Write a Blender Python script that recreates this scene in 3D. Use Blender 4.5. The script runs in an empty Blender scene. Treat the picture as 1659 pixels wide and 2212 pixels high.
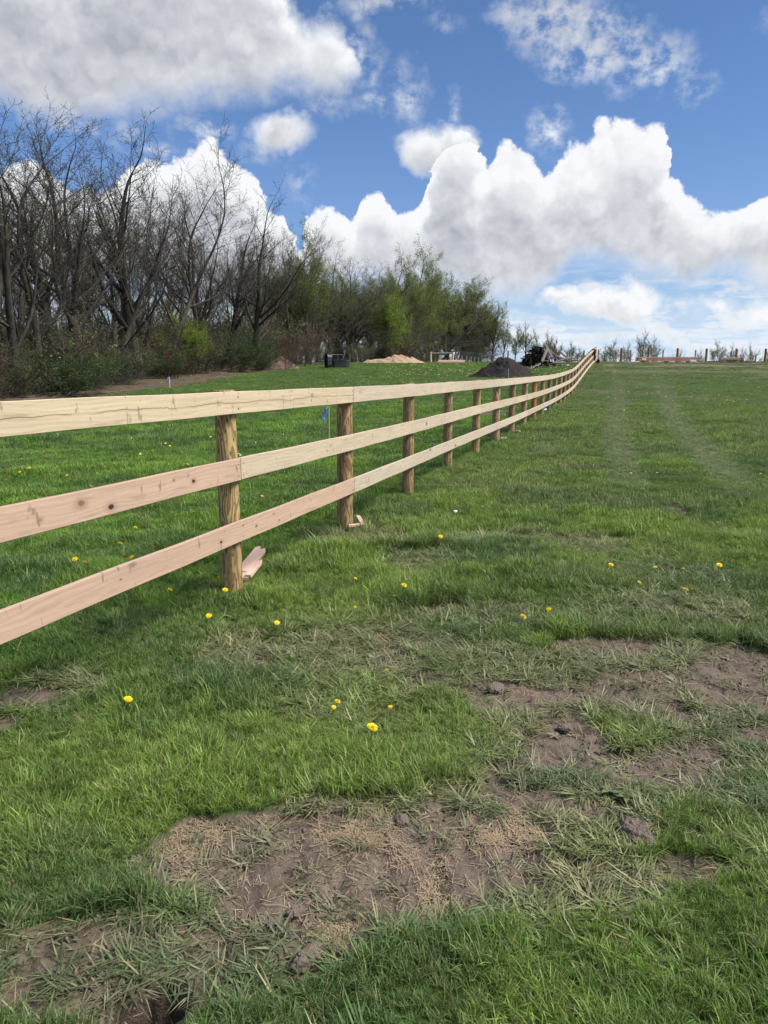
import bpy, bmesh, math, random
import numpy as np
from mathutils import Vector, Matrix, Euler

# ------------------------------------------------------------------ camera, light, exposure
sc = bpy.context.scene
TH = math.radians(11.6); FPX = 1579.0; CX, CY = 829.5, 1106.0; EYE = 1.65
cd = bpy.data.cameras.new('camera'); cam = bpy.data.objects.new('camera', cd)
sc.collection.objects.link(cam); sc.camera = cam
cam.location = (0, 0, EYE); cam.rotation_euler = (math.pi/2 - TH, 0, 0)
cd.sensor_fit = 'VERTICAL'; cd.sensor_height = 24; cd.lens = 24*FPX/2212
cd.clip_start = 0.05; cd.clip_end = 6000
sc.view_settings.view_transform = 'Standard'; sc.view_settings.look = 'None'
sc.view_settings.exposure = 1.2; sc.view_settings.gamma = 1
SUN_EL = math.radians(52); SUN_AZ = math.radians(106)      # azimuth clockwise from +Y
sl = bpy.data.lights.new('sun', 'SUN'); so = bpy.data.objects.new('sun', sl); sc.collection.objects.link(so)
sl.energy = 2.5; sl.angle = math.radians(26); sl.color = (1, .94, .84)
sdir = Vector((math.sin(SUN_AZ)*math.cos(SUN_EL), math.cos(SUN_AZ)*math.cos(SUN_EL), math.sin(SUN_EL)))
so.rotation_euler = sdir.to_track_quat('Z', 'Y').to_euler()
sc.cycles.use_adaptive_sampling = True; sc.cycles.adaptive_threshold = 0.025; sc.cycles.max_bounces = 5; sc.cycles.diffuse_bounces = 2; sc.cycles.glossy_bounces = 2
sc.cycles.transmission_bounces = 3; sc.cycles.transparent_max_bounces = 6
sc.cycles.caustics_reflective = False; sc.cycles.caustics_refractive = False

def ray(px, py):
    u = (px-CX)/FPX; v = -(py-CY)/FPX
    return np.array([u, math.cos(TH)+v*math.sin(TH), -math.sin(TH)+v*math.cos(TH)])

# ------------------------------------------------------------------ node expression helper
class NT:
    def __init__(s, tree): s.t = tree; s.n = tree.nodes; s.l = tree.links
    def node(s, typ, **kw):
        n = s.n.new(typ)
        for k, v in kw.items(): setattr(n, k, v)
        return n
    def put(s, sock, v):
        if isinstance(v, X): s.l.new(v.o, sock)
        elif isinstance(v, bpy.types.NodeSocket): s.l.new(v, sock)
        else: sock.default_value = v
    def m(s, op, a, b=0.0, c=None, clamp=False):
        n = s.node('ShaderNodeMath', operation=op, use_clamp=clamp)
        s.put(n.inputs[0], a); s.put(n.inputs[1], b)
        if c is not None: s.put(n.inputs[2], c)
        return X(s, n.outputs[0])
    def v(s, op, a, b=(0, 0, 0), scale=None):
        n = s.node('ShaderNodeVectorMath', operation=op)
        s.put(n.inputs[0], a)
        if op != 'SCALE': s.put(n.inputs[1], b)
        else: s.put(n.inputs[3], scale)
        return X(s, n.outputs[1] if op in ('LENGTH', 'DOT_PRODUCT', 'DISTANCE') else n.outputs[0])
    def comb(s, x, y, z):
        n = s.node('ShaderNodeCombineXYZ')
        for i, q in enumerate((x, y, z)): s.put(n.inputs[i], q)
        return X(s, n.outputs[0])
    def sep(s, v):
        n = s.node('ShaderNodeSeparateXYZ'); s.put(n.inputs[0], v)
        return [X(s, o) for o in n.outputs]
    def noise(s, vec, scale=1, detail=4, rough=.5, col=False, dist=0, dim='3D'):
        n = s.node('ShaderNodeTexNoise', noise_dimensions=dim)
        s.put(n.inputs['Vector'], vec); s.put(n.inputs['Scale'], scale)
        n.inputs['Detail'].default_value = detail; n.inputs['Roughness'].default_value = rough
        n.inputs['Distortion'].default_value = dist
        return X(s, n.outputs[1] if col else n.outputs[0])
    def ss(s, x, a, b, lo=0.0, hi=1.0, kind='SMOOTHSTEP'):
        n = s.node('ShaderNodeMapRange', interpolation_type=kind)
        for i, q in enumerate((x, a, b, lo, hi)): s.put(n.inputs[i], q)
        return X(s, n.outputs[0])
    def mix(s, f, a, b):
        n = s.node('ShaderNodeMix', data_type='RGBA')
        s.put(n.inputs[0], f)
        for i, q in ((6, a), (7, b)):
            if isinstance(q, tuple) and len(q) == 3: q = q+(1,)
            s.put(n.inputs[i], q)
        return X(s, n.outputs[2])
    def mul(s, a, b):
        n = s.node('ShaderNodeMix', data_type='RGBA', blend_type='MULTIPLY'); n.inputs[0].default_value = 1
        for i, q in ((6, a), (7, b)):
            if isinstance(q, tuple) and len(q) == 3: q = q+(1,)
            s.put(n.inputs[i], q)
        return X(s, n.outputs[2])
    def attr(s, name, typ='GEOMETRY', out=0):
        n = s.node('ShaderNodeAttribute', attribute_type=typ, attribute_name=name)
        return X(s, n.outputs[out])
    def curve(s, x, pts):
        n = s.node('ShaderNodeFloatCurve'); c = n.mapping.curves[0]
        pts = sorted(pts)
        c.points[0].location = pts[0]; c.points[1].location = pts[-1]
        for p in pts[1:-1]: c.points.new(*p)
        for p in c.points: p.handle_type = 'AUTO_CLAMPED'
        n.mapping.update(); s.put(n.inputs[1], x); n.inputs[0].default_value = 1
        return X(s, n.outputs[0])
    def bump(s, h, strength=.5, dist=.01):
        n = s.node('ShaderNodeBump'); s.put(n.inputs['Height'], h)
        n.inputs['Strength'].default_value = strength; n.inputs['Distance'].default_value = dist
        return n.outputs[0]
class X:
    def __init__(s, t, o): s.t = t; s.o = o
    def __add__(s, b): return s.t.m('ADD', s, b)
    def __radd__(s, b): return s.t.m('ADD', b, s)
    def __sub__(s, b): return s.t.m('SUBTRACT', s, b)
    def __rsub__(s, b): return s.t.m('SUBTRACT', b, s)
    def __mul__(s, b): return s.t.m('MULTIPLY', s, b)
    def __rmul__(s, b): return s.t.m('MULTIPLY', b, s)
    def __truediv__(s, b): return s.t.m('DIVIDE', s, b)

# ------------------------------------------------------------------ world: sky and cumulus
w = bpy.data.worlds.new('World'); sc.world = w; w.use_nodes = True
w.cycles.sampling_method = 'MANUAL'; w.cycles.sample_map_resolution = 256
w.node_tree.nodes.clear(); T = NT(w.node_tree)
sky = T.node('ShaderNodeTexSky', sky_type='NISHITA'); sky.sun_disc = False
sky.sun_elevation = SUN_EL; sky.sun_rotation = SUN_AZ
sky.air_density = 1.0; sky.dust_density = 0.3; sky.ozone_density = 2.2
D = X(T, T.node('ShaderNodeTexCoord').outputs['Generated'])
dx, dy, dz = T.sep(D)
AZ = T.m('ARCTAN2', dx, dy)*(180/math.pi)
EL = T.m('ARCSINE', dz)*(180/math.pi)
def azel(px, py):
    d = ray(px, py); d = d/np.linalg.norm(d)
    return math.degrees(math.atan2(d[0], d[1])), math.degrees(math.asin(d[2]))
DPP = math.degrees(1/FPX)*.86
def curve_of(pts):      # list of sky points -> float-curve points over azimuth -50..50, elevation -10..50
    q = []
    for p in pts:
        a, e = azel(*p); q.append((min(1, max(0, (a+50)/100)), min(1, max(0, (e+10)/60))))
    q.sort()
    if q[0][0] > 0: q.insert(0, (0, q[0][1]))
    if q[-1][0] < 1: q.append((1, q[-1][1]))
    return q
# billow and wisp displacement of the sky coordinates
n1 = T.noise(D, 9.0, 5, .60, col=True)
n2 = T.noise(D, 34.0, 6, .62, col=True)
def billow(vec, sc_, det=2.0):
    n = T.node('ShaderNodeTexVoronoi', feature='SMOOTH_F1'); T.put(n.inputs['Vector'], vec); n.inputs['Scale'].default_value = sc_
    n.inputs['Detail'].default_value = det; n.inputs['Roughness'].default_value = .55; n.inputs['Smoothness'].default_value = .35; n.inputs['Lacunarity'].default_value = 2.3
    n.normalize = True
    return 1.0-X(T, n.outputs['Distance'])
DW = T.v('ADD', D, T.v('SCALE', T.v('SUBTRACT', n2, (.5, .5, .5)), scale=.035))
bi = billow(DW, 17.0)
bi_up = billow(T.v('ADD', DW, (.006, 0, .016)), 17.0)
w1 = T.sep(n1); w2 = T.sep(n2)
azw = AZ + (w1[0]-.5)*3.4 + (w2[0]-.5)*1.7
elw = EL + (w1[1]-.5)*3.6 + (w2[1]-.5)*1.7
an = (azw+50)/100
def bank(top, base):
    t = T.curve(an, curve_of(top))*60-10; b = T.curve(an, curve_of(base))*60-10
    return T.m('MINIMUM', t-elw+(bi-.62)*3.2, (elw-b)*.7), T.ss(elw, b, t, 0, 1, 'LINEAR'), (t-elw)
topR = [(-60,370),(0,372),(50,352),(110,385),(170,430),(225,425),(270,385),(330,345),(390,335),(425,308),(455,330),(500,362),(545,400),(590,458),(625,478),(640,520),(650,548),
        (662,505),(675,462),(700,450),(735,462),(765,492),(795,425),(832,432),(855,485),(885,478),(925,440),(938,372),(952,300),(985,270),(1022,290),(1040,345),(1052,352),(1068,322),(1095,312),(1140,345),(1180,375),(1225,325),(1280,295),(1340,276),(1440,285),(1452,380),(1500,430),(1560,468),(1610,445),(1659,425),(1760,400)]
baseR = [(-60,640),(300,650),(600,660),(740,650),(800,645),(900,640),(1000,655),(1080,665),(1150,655),(1205,625),(1240,585),(1290,575),(1350,600),(1430,620),(1500,640),(1560,618),(1659,645),(1760,640)]
f1, h1, t1 = bank(topR, baseR)
topT = [(-60,-420),(0,-400),(300,-300),(500,-180),(600,-60),(630,10),(660,38),(705,38),(740,62),(765,120),(785,185),(830,260)]
baseT = [(-60,190),(0,235),(60,275),(130,285),(190,262),(300,250),(420,240),(520,225),(620,215),(680,225),(730,215),(765,170),(785,150),(830,120)]
f2, h2, t2 = bank(topT, baseT)
puffs = [(603,302,70,50,0),(700,232,42,30,1),(125,268,80,22,1),(888,206,42,34,2),(440,290,62,16,2),(325,312,60,18,2),(925,315,68,50,0),(975,300,60,40,0),(1188,282,44,50,1),
         (1200,52,110,58,1),(1290,95,120,62,1),(1400,125,85,42,1),(1470,165,34,30,2),(1335,178,22,20,1),(830,8,100,22,2),(958,48,24,16,2),(655,395,22,28,2),
         (1310,650,120,36,0),(1220,640,60,22,0),(1365,622,38,26,0),(1540,655,36,18,0),(1640,672,40,26,0),(1090,682,50,18,1),(1470,668,50,18,1),(810,150,16,24,2),(865,160,20,14,2),(992,232,10,26,1),(800,215,40,18,2),(560,345,30,14,2),(275,285,24,24,1),(400,262,30,10,2),(1500,188,24,24,2),(1100,30,50,26,1),(770,110,30,50,1),(1660,60,10,10,2)]
fe = None; he = None; fw = None
for (px, py, rx, ry, k) in puffs:
    a, e = azel(px, py); ra, re = rx*DPP, ry*DPP
    d = T.v('MULTIPLY', T.comb(azw-a, elw-e, 0.0), (1/ra, 1/re, 1))
    f = (1.0-T.v('LENGTH', d))*((ra+re)*.5)
    if k: fw = f*(1.0 if k == 1 else .8) if fw is None else T.m('MAXIMUM', fw, f*(1.0 if k == 1 else .8)); continue
    f = f+.25+(bi-.62)*1.6
    hh = T.ss(elw, e-re, e+re, 0, 1, 'LINEAR')
    if fe is None: fe, he = f, hh
    else:
        he = he + (hh-he)*T.m('GREATER_THAN', f, fe)
        fe = T.m('MAXIMUM', fe, f)
wn3 = T.noise(T.comb(AZ*.50, EL*.62, 1.0), 1.5, 6, .60)
fw = T.ss(fw, -.9, 1.6)*T.ss(wn3, .34, .70)
# thin broken strips low above the horizon
low = T.noise(T.comb(AZ*.045, EL*.30, 3.3), 1.6, 6, .62)
low2 = T.noise(T.comb(AZ*.16, EL*.42, 8.3), 1.6, 6, .62)
fl = (T.m('MAXIMUM', low, low2*.97+.012)-.485)*9*T.ss(EL, -1, .4)*T.ss(EL, 8.5, 4.0)
sh1 = T.m('MAXIMUM', T.ss(f1, -.1, T.ss(t1, 2.5, 0, 1.6, .38)), T.m('MAXIMUM', T.ss(f2, -.5, 1.5), T.ss(fe, -.15, 1.25)))
dens = T.m('MAXIMUM', T.m('MAXIMUM', sh1, fw*.92), T.ss(fl, -.1, 1.0)*.72)
# lit relief: the same noise compared a little towards the light
off = T.v('ADD', D, (.010, 0, .022))

rel = (bi-bi_up)*.85 + (bi-.62)*.30 + (w2[2]-.5)*.10
is1 = T.m('GREATER_THAN', f1, T.m('MAXIMUM', f2, fe)); is2 = T.m('GREATER_THAN', f2, T.m('MAXIMUM', f1, fe))
hgt = he + (h1-he)*is1; hgt = hgt + (h2-hgt)*is2
depth = T.m('MAXIMUM', T.m('MAXIMUM', f1, f2), fe)
shade = T.ss(hgt, .02, .88)*.66 + .30*T.ss(depth, 4.0, 0.0) + rel*1.45
shade = shade + (1.0-dens)*.5 + T.ss(EL, 7, 3)*.35
# core greyness of the thick parts
shade = shade - T.ss(depth, 1.5, 5.0)*.26*T.ss(w1[2], .60, .42)
cc = T.mix(T.m('MULTIPLY', T.ss(shade, .0, .95, 0, 1, 'LINEAR'), 1.0, clamp=True), (.335, .352, .40), (.735, .745, .765))
bg1 = T.node('ShaderNodeBackground'); bg2 = T.node('ShaderNodeBackground')
skyc = T.mul(X(T, sky.outputs[0]), T.mix(T.ss(EL, 30, 0), (.50, .70, .92), (.66, .76, 1.0)))
skyc = T.mix(T.ss(EL, 6, .5)*.8, skyc, (4.7, 5.9, 7.7))
T.put(bg1.inputs[0], skyc); bg1.inputs[1].default_value = .058
T.put(bg2.inputs[0], cc); bg2.inputs[1].default_value = .56
ms = T.node('ShaderNodeMixShader'); T.put(ms.inputs[0], dens*T.ss(EL, -2, 0))
T.l.new(bg1.outputs[0], ms.inputs[1]); T.l.new(bg2.outputs[0], ms.inputs[2])
wo = T.node('ShaderNodeOutputWorld'); T.l.new(ms.outputs[0], wo.inputs[0])

# ------------------------------------------------------------------ small numpy noise
def _hash(ix, iy, seed):
    h = (ix*374761393 + iy*668265263 + seed*1274126177) & 0xffffffff
    h = ((h ^ (h >> 13))*1274126177) & 0xffffffff
    return ((h ^ (h >> 16)) & 0xffff)/65535.0
def vnoise(x, y, seed=0):
    x = np.asarray(x, float); y = np.asarray(y, float)
    ix = np.floor(x).astype(np.int64); iy = np.floor(y).astype(np.int64)
    fx = x-ix; fy = y-iy; fx = fx*fx*(3-2*fx); fy = fy*fy*(3-2*fy)
    a = _hash(ix, iy, seed); b = _hash(ix+1, iy, seed); c = _hash(ix, iy+1, seed); d = _hash(ix+1, iy+1, seed)
    return (a*(1-fx)+b*fx)*(1-fy)+(c*(1-fx)+d*fx)*fy
def fbm(x, y, oct=4, seed=0, gain=.5):
    s = 0; a = 1; t = 0
    for i in range(oct):
        s = s+a*vnoise(x*2**i+i*17.3, y*2**i-i*9.1, seed+i); t += a; a *= gain
    return s/t
def sst(x, a, b):
    t = np.clip((x-a)/(b-a), 0, 1); return t*t*(3-2*t)

# ------------------------------------------------------------------ terrain
YR = [-50,0,12,20,35,39,43.3,48,53.2,58,64,70,78,95,150,300,1600]
ZR = [0,0,-.04,-.08,-.06,.1,.40,.72,1.04,1.33,1.58,1.64,1.60,1.3,-.5,-4,-9]
YL = [-50,0,12,20,35,43,53,61,68,85,105,125,160,300,1600]
ZL = [0,0,-.04,-.08,-.04,.22,.60,.90,1.15,1.45,1.62,1.60,1.3,-3,-9]
def smooth_tab(ys, zs):
    yy = np.arange(-50, 1600, .5); zz = np.interp(yy, ys, zs)
    k = np.hanning(13); k /= k.sum()
    return yy, np.convolve(np.pad(zz, 6, 'edge'), k, 'valid')
TR = smooth_tab(YR, ZR); TL = smooth_tab(YL, ZL)
FA, FB = .327, -2.797
def fence_x(y): return FA*y+FB
def zt(x, y):
    x = np.asarray(x, float); y = np.asarray(y, float)
    r = np.interp(y, *TR); l = np.interp(y, *TL)
    wgt = sst(x-fence_x(y), -9, .3)
    return l*(1-wgt)+r*wgt
def ground_at(px, py):
    d = ray(px, py); t = 1.0
    while t < 400:
        p = d*t; z = EYE+p[2]
        if z <= zt(p[0], p[1]): break
        t += .01 if t < 10 else .05
    p = d*t
    return float(p[0]), float(p[1]), float(zt(p[0], p[1]))
def at_dist(px, Y): return (px-CX)/FPX*Y*1.0/ (math.cos(TH)) * math.cos(TH), Y   # azimuth of a column at horizontal range Y
# ------------------------------------------------------------------ object helpers
def tag(o, label=None, cat=None, group=None, kind=None):
    if label: o['label'] = label
    if cat: o['category'] = cat
    if group: o['group'] = group
    if kind: o['kind'] = kind
    return o
def link(o, parent=None):
    sc.collection.objects.link(o)
    if parent: o.parent = parent
    return o
def empty(name, loc=(0, 0, 0), rz=0, **kw):
    o = bpy.data.objects.new(name, None); link(o); o.location = loc; o.rotation_euler = (0, 0, rz)
    o.empty_display_size = .1
    return tag(o, **kw)
def mesh_np(name, V, F, mat=None, parent=None, smooth=False, uv=None, mi=None, attrs=None):
    me = bpy.data.meshes.new(name)
    V = np.asarray(V, np.float32).reshape(-1, 3); F = np.asarray(F, np.int32)
    me.vertices.add(len(V)); me.vertices.foreach_set('co', V.ravel())
    n, k = F.shape
    me.loops.add(n*k); me.loops.foreach_set('vertex_index', F.ravel())
    me.polygons.add(n); me.polygons.foreach_set('loop_start', np.arange(0, n*k, k, dtype=np.int32))
    me.polygons.foreach_set('loop_total', np.full(n, k, np.int32))
    for m in (mat if isinstance(mat, (list, tuple)) else [mat]):
        if m: me.materials.append(m)
    if mi is not None: me.polygons.foreach_set('material_index', np.asarray(mi, np.int32))
    if uv is not None:
        l = me.uv_layers.new(name='UVMap'); l.data.foreach_set('uv', np.asarray(uv, np.float32).ravel())
    for an_, (typ, arr) in (attrs or {}).items():
        a = me.attributes.new(an_, typ, 'POINT')
        a.data.foreach_set('color' if typ == 'FLOAT_COLOR' else 'value' if typ == 'FLOAT' else 'vector', np.asarray(arr, np.float32).ravel())
    me.update(calc_edges=True)
    if smooth: me.polygons.foreach_set('use_smooth', np.ones(n, bool))
    o = bpy.data.objects.new(name, me); link(o, parent)
    return o
class MB:
    """collects pieces, builds ONE mesh object"""
    def __init__(s): s.v = []; s.f = []; s.n = 0; s.mi = []
    def add(s, V, F, m=0):
        s.v += [tuple(p) for p in V]; s.f += [tuple(i+s.n for i in f) for f in F]; s.mi += [m]*len(F); s.n += len(V)
    def box(s, c, size, M=None, m=0, jit=0):
        hx, hy, hz = size[0]/2, size[1]/2, size[2]/2
        V = [Vector((x, y, z)) for x in (-hx, hx) for y in (-hy, hy) for z in (-hz, hz)]
        if jit: V = [p+Vector([random.uniform(-jit, jit) for _ in range(3)]) for p in V]
        if M is not None: V = [M @ p for p in V]
        V = [p+Vector(c) for p in V]
        s.add(V, [(0,1,3,2),(4,6,7,5),(0,4,5,1),(2,3,7,6),(0,2,6,4),(1,5,7,3)], m)
    def tube(s, pts, rad, n=8, m=0, cap=True):
        pts = [Vector(p) for p in pts]; k = len(pts)
        if not isinstance(rad, (list, tuple)): rad = [rad]*k
        V = []; F = []
        up = Vector((0, 0, 1))
        for i, p in enumerate(pts):
            d = (pts[min(i+1, k-1)]-pts[max(i-1, 0)]).normalized()
            a = up if abs(d.z) < .9 else Vector((1, 0, 0))
            e1 = d.cross(a).normalized(); e2 = d.cross(e1)
            for j in range(n):
                t = 2*math.pi*j/n; V.append(p+(e1*math.cos(t)+e2*math.sin(t))*rad[i])
        for i in range(k-1):
            for j in range(n): F.append((i*n+j, i*n+(j+1) % n, (i+1)*n+(j+1) % n, (i+1)*n+j))
        if cap: F.append(tuple(range(n))); F.append(tuple((k-1)*n+j for j in reversed(range(n))))
        s.add(V, F, m)
    def build(s, name, mat, parent=None, smooth=False, bevel=0):
        me = bpy.data.meshes.new(name); me.from_pydata(s.v, [], s.f)
        for m in (mat if isinstance(mat, (list, tuple)) else [mat]): me.materials.append(m)
        me.polygons.foreach_set('material_index', s.mi)
        if smooth: me.polygons.foreach_set('use_smooth', [True]*len(s.f))
        me.update()
        if bevel:
            bm = bmesh.new(); bm.from_mesh(me)
            bmesh.ops.bevel(bm, geom=bm.edges[:], offset=bevel, segments=1, affect='EDGES'); bm.to_mesh(me); bm.free()
        o = bpy.data.objects.new(name, me); link(o, parent)
        return o
def copy_tree(o, parent=None):
    c = o.copy(); link(c)
    if parent: c.parent = parent
    for ch in list(o.children): copy_tree(ch, c)
    return c

# ------------------------------------------------------------------ materials
def new_mat(name):
    m = bpy.data.materials.new(name); m.use_nodes = True; m.node_tree.nodes.clear()
    return m, NT(m.node_tree)
def finish(m, t, col, rough=.7, bump=None, spec=.3, metal=0, transl=0, tcol=None):
    p = t.node('ShaderNodeBsdfPrincipled'); o = t.node('ShaderNodeOutputMaterial')
    if isinstance(col, tuple): col = col+(1,) if len(col) == 3 else col
    t.put(p.inputs['Base Color'], col); t.put(p.inputs['Roughness'], rough)
    p.inputs['Specular IOR Level'].default_value = spec; p.inputs['Metallic'].default_value = metal
    if bump is not None: t.l.new(bump, p.inputs['Normal'])
    if transl:
        tr = t.node('ShaderNodeBsdfTranslucent'); t.put(tr.inputs[0], tcol if tcol is not None else col)
        mx = t.node('ShaderNodeMixShader'); mx.inputs[0].default_value = transl
        t.l.new(p.outputs[0], mx.inputs[1]); t.l.new(tr.outputs[0], mx.inputs[2]); t.l.new(mx.outputs[0], o.inputs[0])
    else: t.l.new(p.outputs[0], o.inputs[0])
    return m
def plain(name, col, rough=.6, var=.25, scale=6, spec=.3, metal=0, bump=.3, stretch=(1, 1, 1)):
    """colour with mottling and fine relief, in object space"""
    m, t = new_mat(name)
    oc = X(t, t.node('ShaderNodeTexCoord').outputs['Object'])
    oc = t.v('ADD', t.v('MULTIPLY', oc, stretch), t.comb(X(t, t.node('ShaderNodeObjectInfo').outputs['Random'])*37.0, 0.0, 0.0))
    n = t.noise(oc, scale, 6, .62)
    c = t.mix(n, tuple(x*(1-var) for x in col), tuple(min(1, x*(1+var)) for x in col))
    return finish(m, t, c, rough, t.bump(t.noise(oc, scale*4, 4, .6), bump, .01), spec, metal)

def rail_mat(name, knots=(), crack=False, tone=0.0):
    """sawn board; UV in metres (u along the board, v up its face)"""
    m, t = new_mat(name)
    uvn = t.node('ShaderNodeUVMap'); u, v, _ = t.sep(X(t, uvn.outputs[0]))
    info = t.node('ShaderNodeObjectInfo'); rnd = X(t, info.outputs['Random']); tint = X(t, info.outputs['Color'])
    sh = rnd*53.0
    p = t.comb(u, v, sh)
    warp = (t.noise(t.comb(u*1.3, v*5.0, sh), 1, 3, .5)-.5)
    grain = t.noise(t.comb(u*2.2, (v+warp*.10)*90.0, sh), 1, 5, .6)
    broad = t.noise(t.comb(u*.9, v*9.0, sh), 1, 4, .6)
    cath = t.m('SINE', (v+warp*.16)*210.0)*.5+.5
    saw = t.noise(t.comb(u*160.0+v*110.0, v*14.0, sh), 1, 2, .5)
    lum = .46+grain*.50+broad*.42+cath*.09+saw*.08
    col = t.mul(tint, t.comb(lum, lum*(.985+tone), lum*(.95)))
    # warm and grey weathering blotches
    bl = t.ss(t.noise(t.comb(u*1.1, v*6.0, sh+4.0), 1, 4, .6), .5, .75)
    col = t.mix(bl*.35, col, (.52, .37, .25))
    # short dark flecks across the grain
    fk = t.noise(t.comb(u*21.0, v*6.5, sh+9.0), 1, 3, .55)
    col = t.mix(t.ss(fk, .63, .71)*.68, col, (.20, .145, .10))
    sk = t.noise(t.comb(u*3.2, v*30.0, sh+21.0), 1, 4, .6)
    col = t.mix(t.ss(sk, .57, .70)*.42, col, (.30, .21, .14))
    # random pin knots
    vo = t.node('ShaderNodeTexVoronoi', feature='F1'); t.put(vo.inputs['Vector'], t.comb(u*1.5, v*2.6, sh)); vo.inputs['Scale'].default_value = 1.0
    kd = X(t, vo.outputs['Distance'])
    col = t.mix(t.ss(kd, .11, .05)*.85, col, (.13, .075, .045))
    h = grain*.4+saw*.35
    for (ku, kv, kr, dark) in knots:
        d = t.v('LENGTH', t.comb((u-ku)*.62, v-kv, 0.0))
        d = d + (t.noise(p, 38, 3, .6)-.5)*kr*.8
        col = t.mix(t.ss(d, kr*3.2, kr*1.0)*.35, col, (.33, .20, .12))
        ring = t.m('SINE', d*(6.28/(kr*.55)))*.5+.5
        col = t.mix(t.ss(d, kr*2.4, kr*1.2)*ring*.25, col, (.28, .17, .11))
        col = t.mix(t.ss(d, kr*1.05, kr*.75)*dark, col, (.05, .032, .025))
    if crack:
        cl = v-.078-(t.noise(t.comb(u*1.4, 0.0, 7.7), 1, 5, .65)-.5)*.085
        cw = t.m('ABSOLUTE', cl)
        msk = t.ss(t.noise(t.comb(u*2.1, 5.0, 1.0), 1, 3, .6), .38, .5)
        col = t.mix(t.ss(cw, .0036, .0008)*msk*.75, col, (.09, .06, .035))
        col = t.mix(t.ss(cw, .012, .002)*.25, col, (.30, .21, .11))
        st = t.noise(t.comb(u*7.0, v*3.0, 2.0), 1, 3, .6)
        col = t.mix(t.ss(st, .68, .78)*.55, col, (.30, .19, .09))
    return finish(m, t, col, .72, t.bump(h, .35, .003), .25)

def post_mat():
    m, t = new_mat('treated_pine')
    oc = X(t, t.node('ShaderNodeTexCoord').outputs['Object']); info = t.node('ShaderNodeObjectInfo')
    rnd = X(t, info.outputs['Random']); tint = X(t, info.outputs['Color'])
    q = t.v('ADD', t.v('MULTIPLY', oc, (1, 1, .20)), t.comb(rnd*31.0, rnd*17.0, 0.0))
    n = t.noise(q, 9.0, 2, .45)
    band = t.m('FRACT', n*11.0)
    dark = t.ss(band, .25, .62)*t.ss(band, 1.0, .90)
    fine = t.noise(t.v('MULTIPLY', oc, (60, 60, 3)), 1, 4, .6)
    blot = t.noise(t.v('ADD', oc, t.comb(0.0, rnd*9.0, rnd*40.0)), 3.0, 5, .6)
    c = t.mix(dark*.85, (.46, .335, .18), (.175, .11, .052))
    c = t.mix(t.ss(blot, .35, .65)*.35, c, (.15, .105, .060))
    c = t.mul(c, t.comb(fine*.5+.75, fine*.5+.75, fine*.45+.75))
    c = t.mul(c, tint)
    # knot eyes
    vo = t.node('ShaderNodeTexVoronoi', feature='F1'); t.put(vo.inputs['Vector'], t.v('ADD', t.v('MULTIPLY', oc, (7, 7, 2.6)), t.comb(rnd*19.0, 0.0, 0.0)))
    kd = X(t, vo.outputs['Distance'])
    c = t.mix(t.ss(kd, .26, .16)*.85, c, (.13, .05, .022))
    return finish(m, t, c, .7, t.bump(fine+dark*.3, .4, .004), .25)

M_post = post_mat()
M_rail = rail_mat('sawn_board')

# ------------------------------------------------------------------ the board fence
SP = math.hypot(2.18, 2.18*FA); DIR = Vector((FA, 1, 0)).normalized()
NRM = Vector((DIR.y, -DIR.x, 0))          # towards the camera side
RZ = math.atan2(DIR.y, DIR.x)
def post_xy(k):
    y = 5.15+2.18*(k-1); return fence_x(y), y
fence = empty('board_fence', (post_xy(1)[0], post_xy(1)[1], 0), label='new three board horse fence on round treated posts running up over the rise', cat='fence')
F0 = Vector(fence.location)
random.seed(5)
KMIN, KMAX = -1, 28
PR = .078
tops = {}
TOPZ = {-1: 1.535, 0: 1.488, 1: 1.446, 2: 1.407, 3: 1.372, 4: 1.348, 5: 1.320, 6: 1.290, 7: 1.263, 8: 1.243, 9: 1.225, 10: 1.212, 11: 1.205, 12: 1.212, 13: 1.228, 14: 1.256, 15: 1.295}
def top_z(k):            # level of the top rail's upper edge at post k
    return TOPZ[k] if k in TOPZ else float(zt(*post_xy(k)))+1.305
for k in range(KMIN, KMAX+1):
    x, y = post_xy(k); g = float(zt(x, y)); tops[k] = g
    r = PR*random.uniform(.92, 1.06)
    mb = MB(); n = 18; hh = top_z(k)-g+random.uniform(-.004, .014)
    ph = random.uniform(0, 6)
    rr = [r*1.02, r*1.015, r*1.01, r, r*.995, r*.985, r*.98, r*.955]; zz = [-.35, 0, .3, .6, .9, 1.2, hh-.012, hh]
    V = []; 
    for R_, z_ in zip(rr, zz):
        for j in range(n):
            a = 2*math.pi*j/n; q = R_*(1+.02*math.sin(2*a+ph)+.012*math.sin(5*a+ph*2+z_*3))
            V.append((q*math.cos(a), q*math.sin(a), z_))
    Fc = [(i*n+j, i*n+(j+1) % n, (i+1)*n+(j+1) % n, (i+1)*n+j) for i in range(len(zz)-1) for j in range(n)]
    Fc.append(tuple((len(zz)-1)*n+j for j in range(n)))
    mb.add(V, Fc)
    p = mb.build('post', M_post, fence, smooth=True)
    p.location = (x-F0.x, y-F0.y, g); p.rotation_euler = (random.uniform(-.008, .008), random.uniform(-.008, .008), random.uniform(0, 6.28))
    q = random.uniform(.82, 1.12); p.color = (q, q*random.uniform(.94, 1.0), q*random.uniform(.88, 1.02), 1)
    if k == 9: p.color = (1.35, .80, .52, 1)
    if k == 11: p.color = (.75, .80, .85, 1)
    if k in (2, 3): p.color = (.92, .86, .84, 1)
    if k == 1: p.color = (1.15, 1.15, 1.0, 1)
HL = [-.152, -.614, -1.054]; HW = [.152, .155, .148]
def rail_z(k, row):
    s = math.sin(k*7.3+row*2.1)*.004
    return top_z(k)+HL[row]+s
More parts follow.
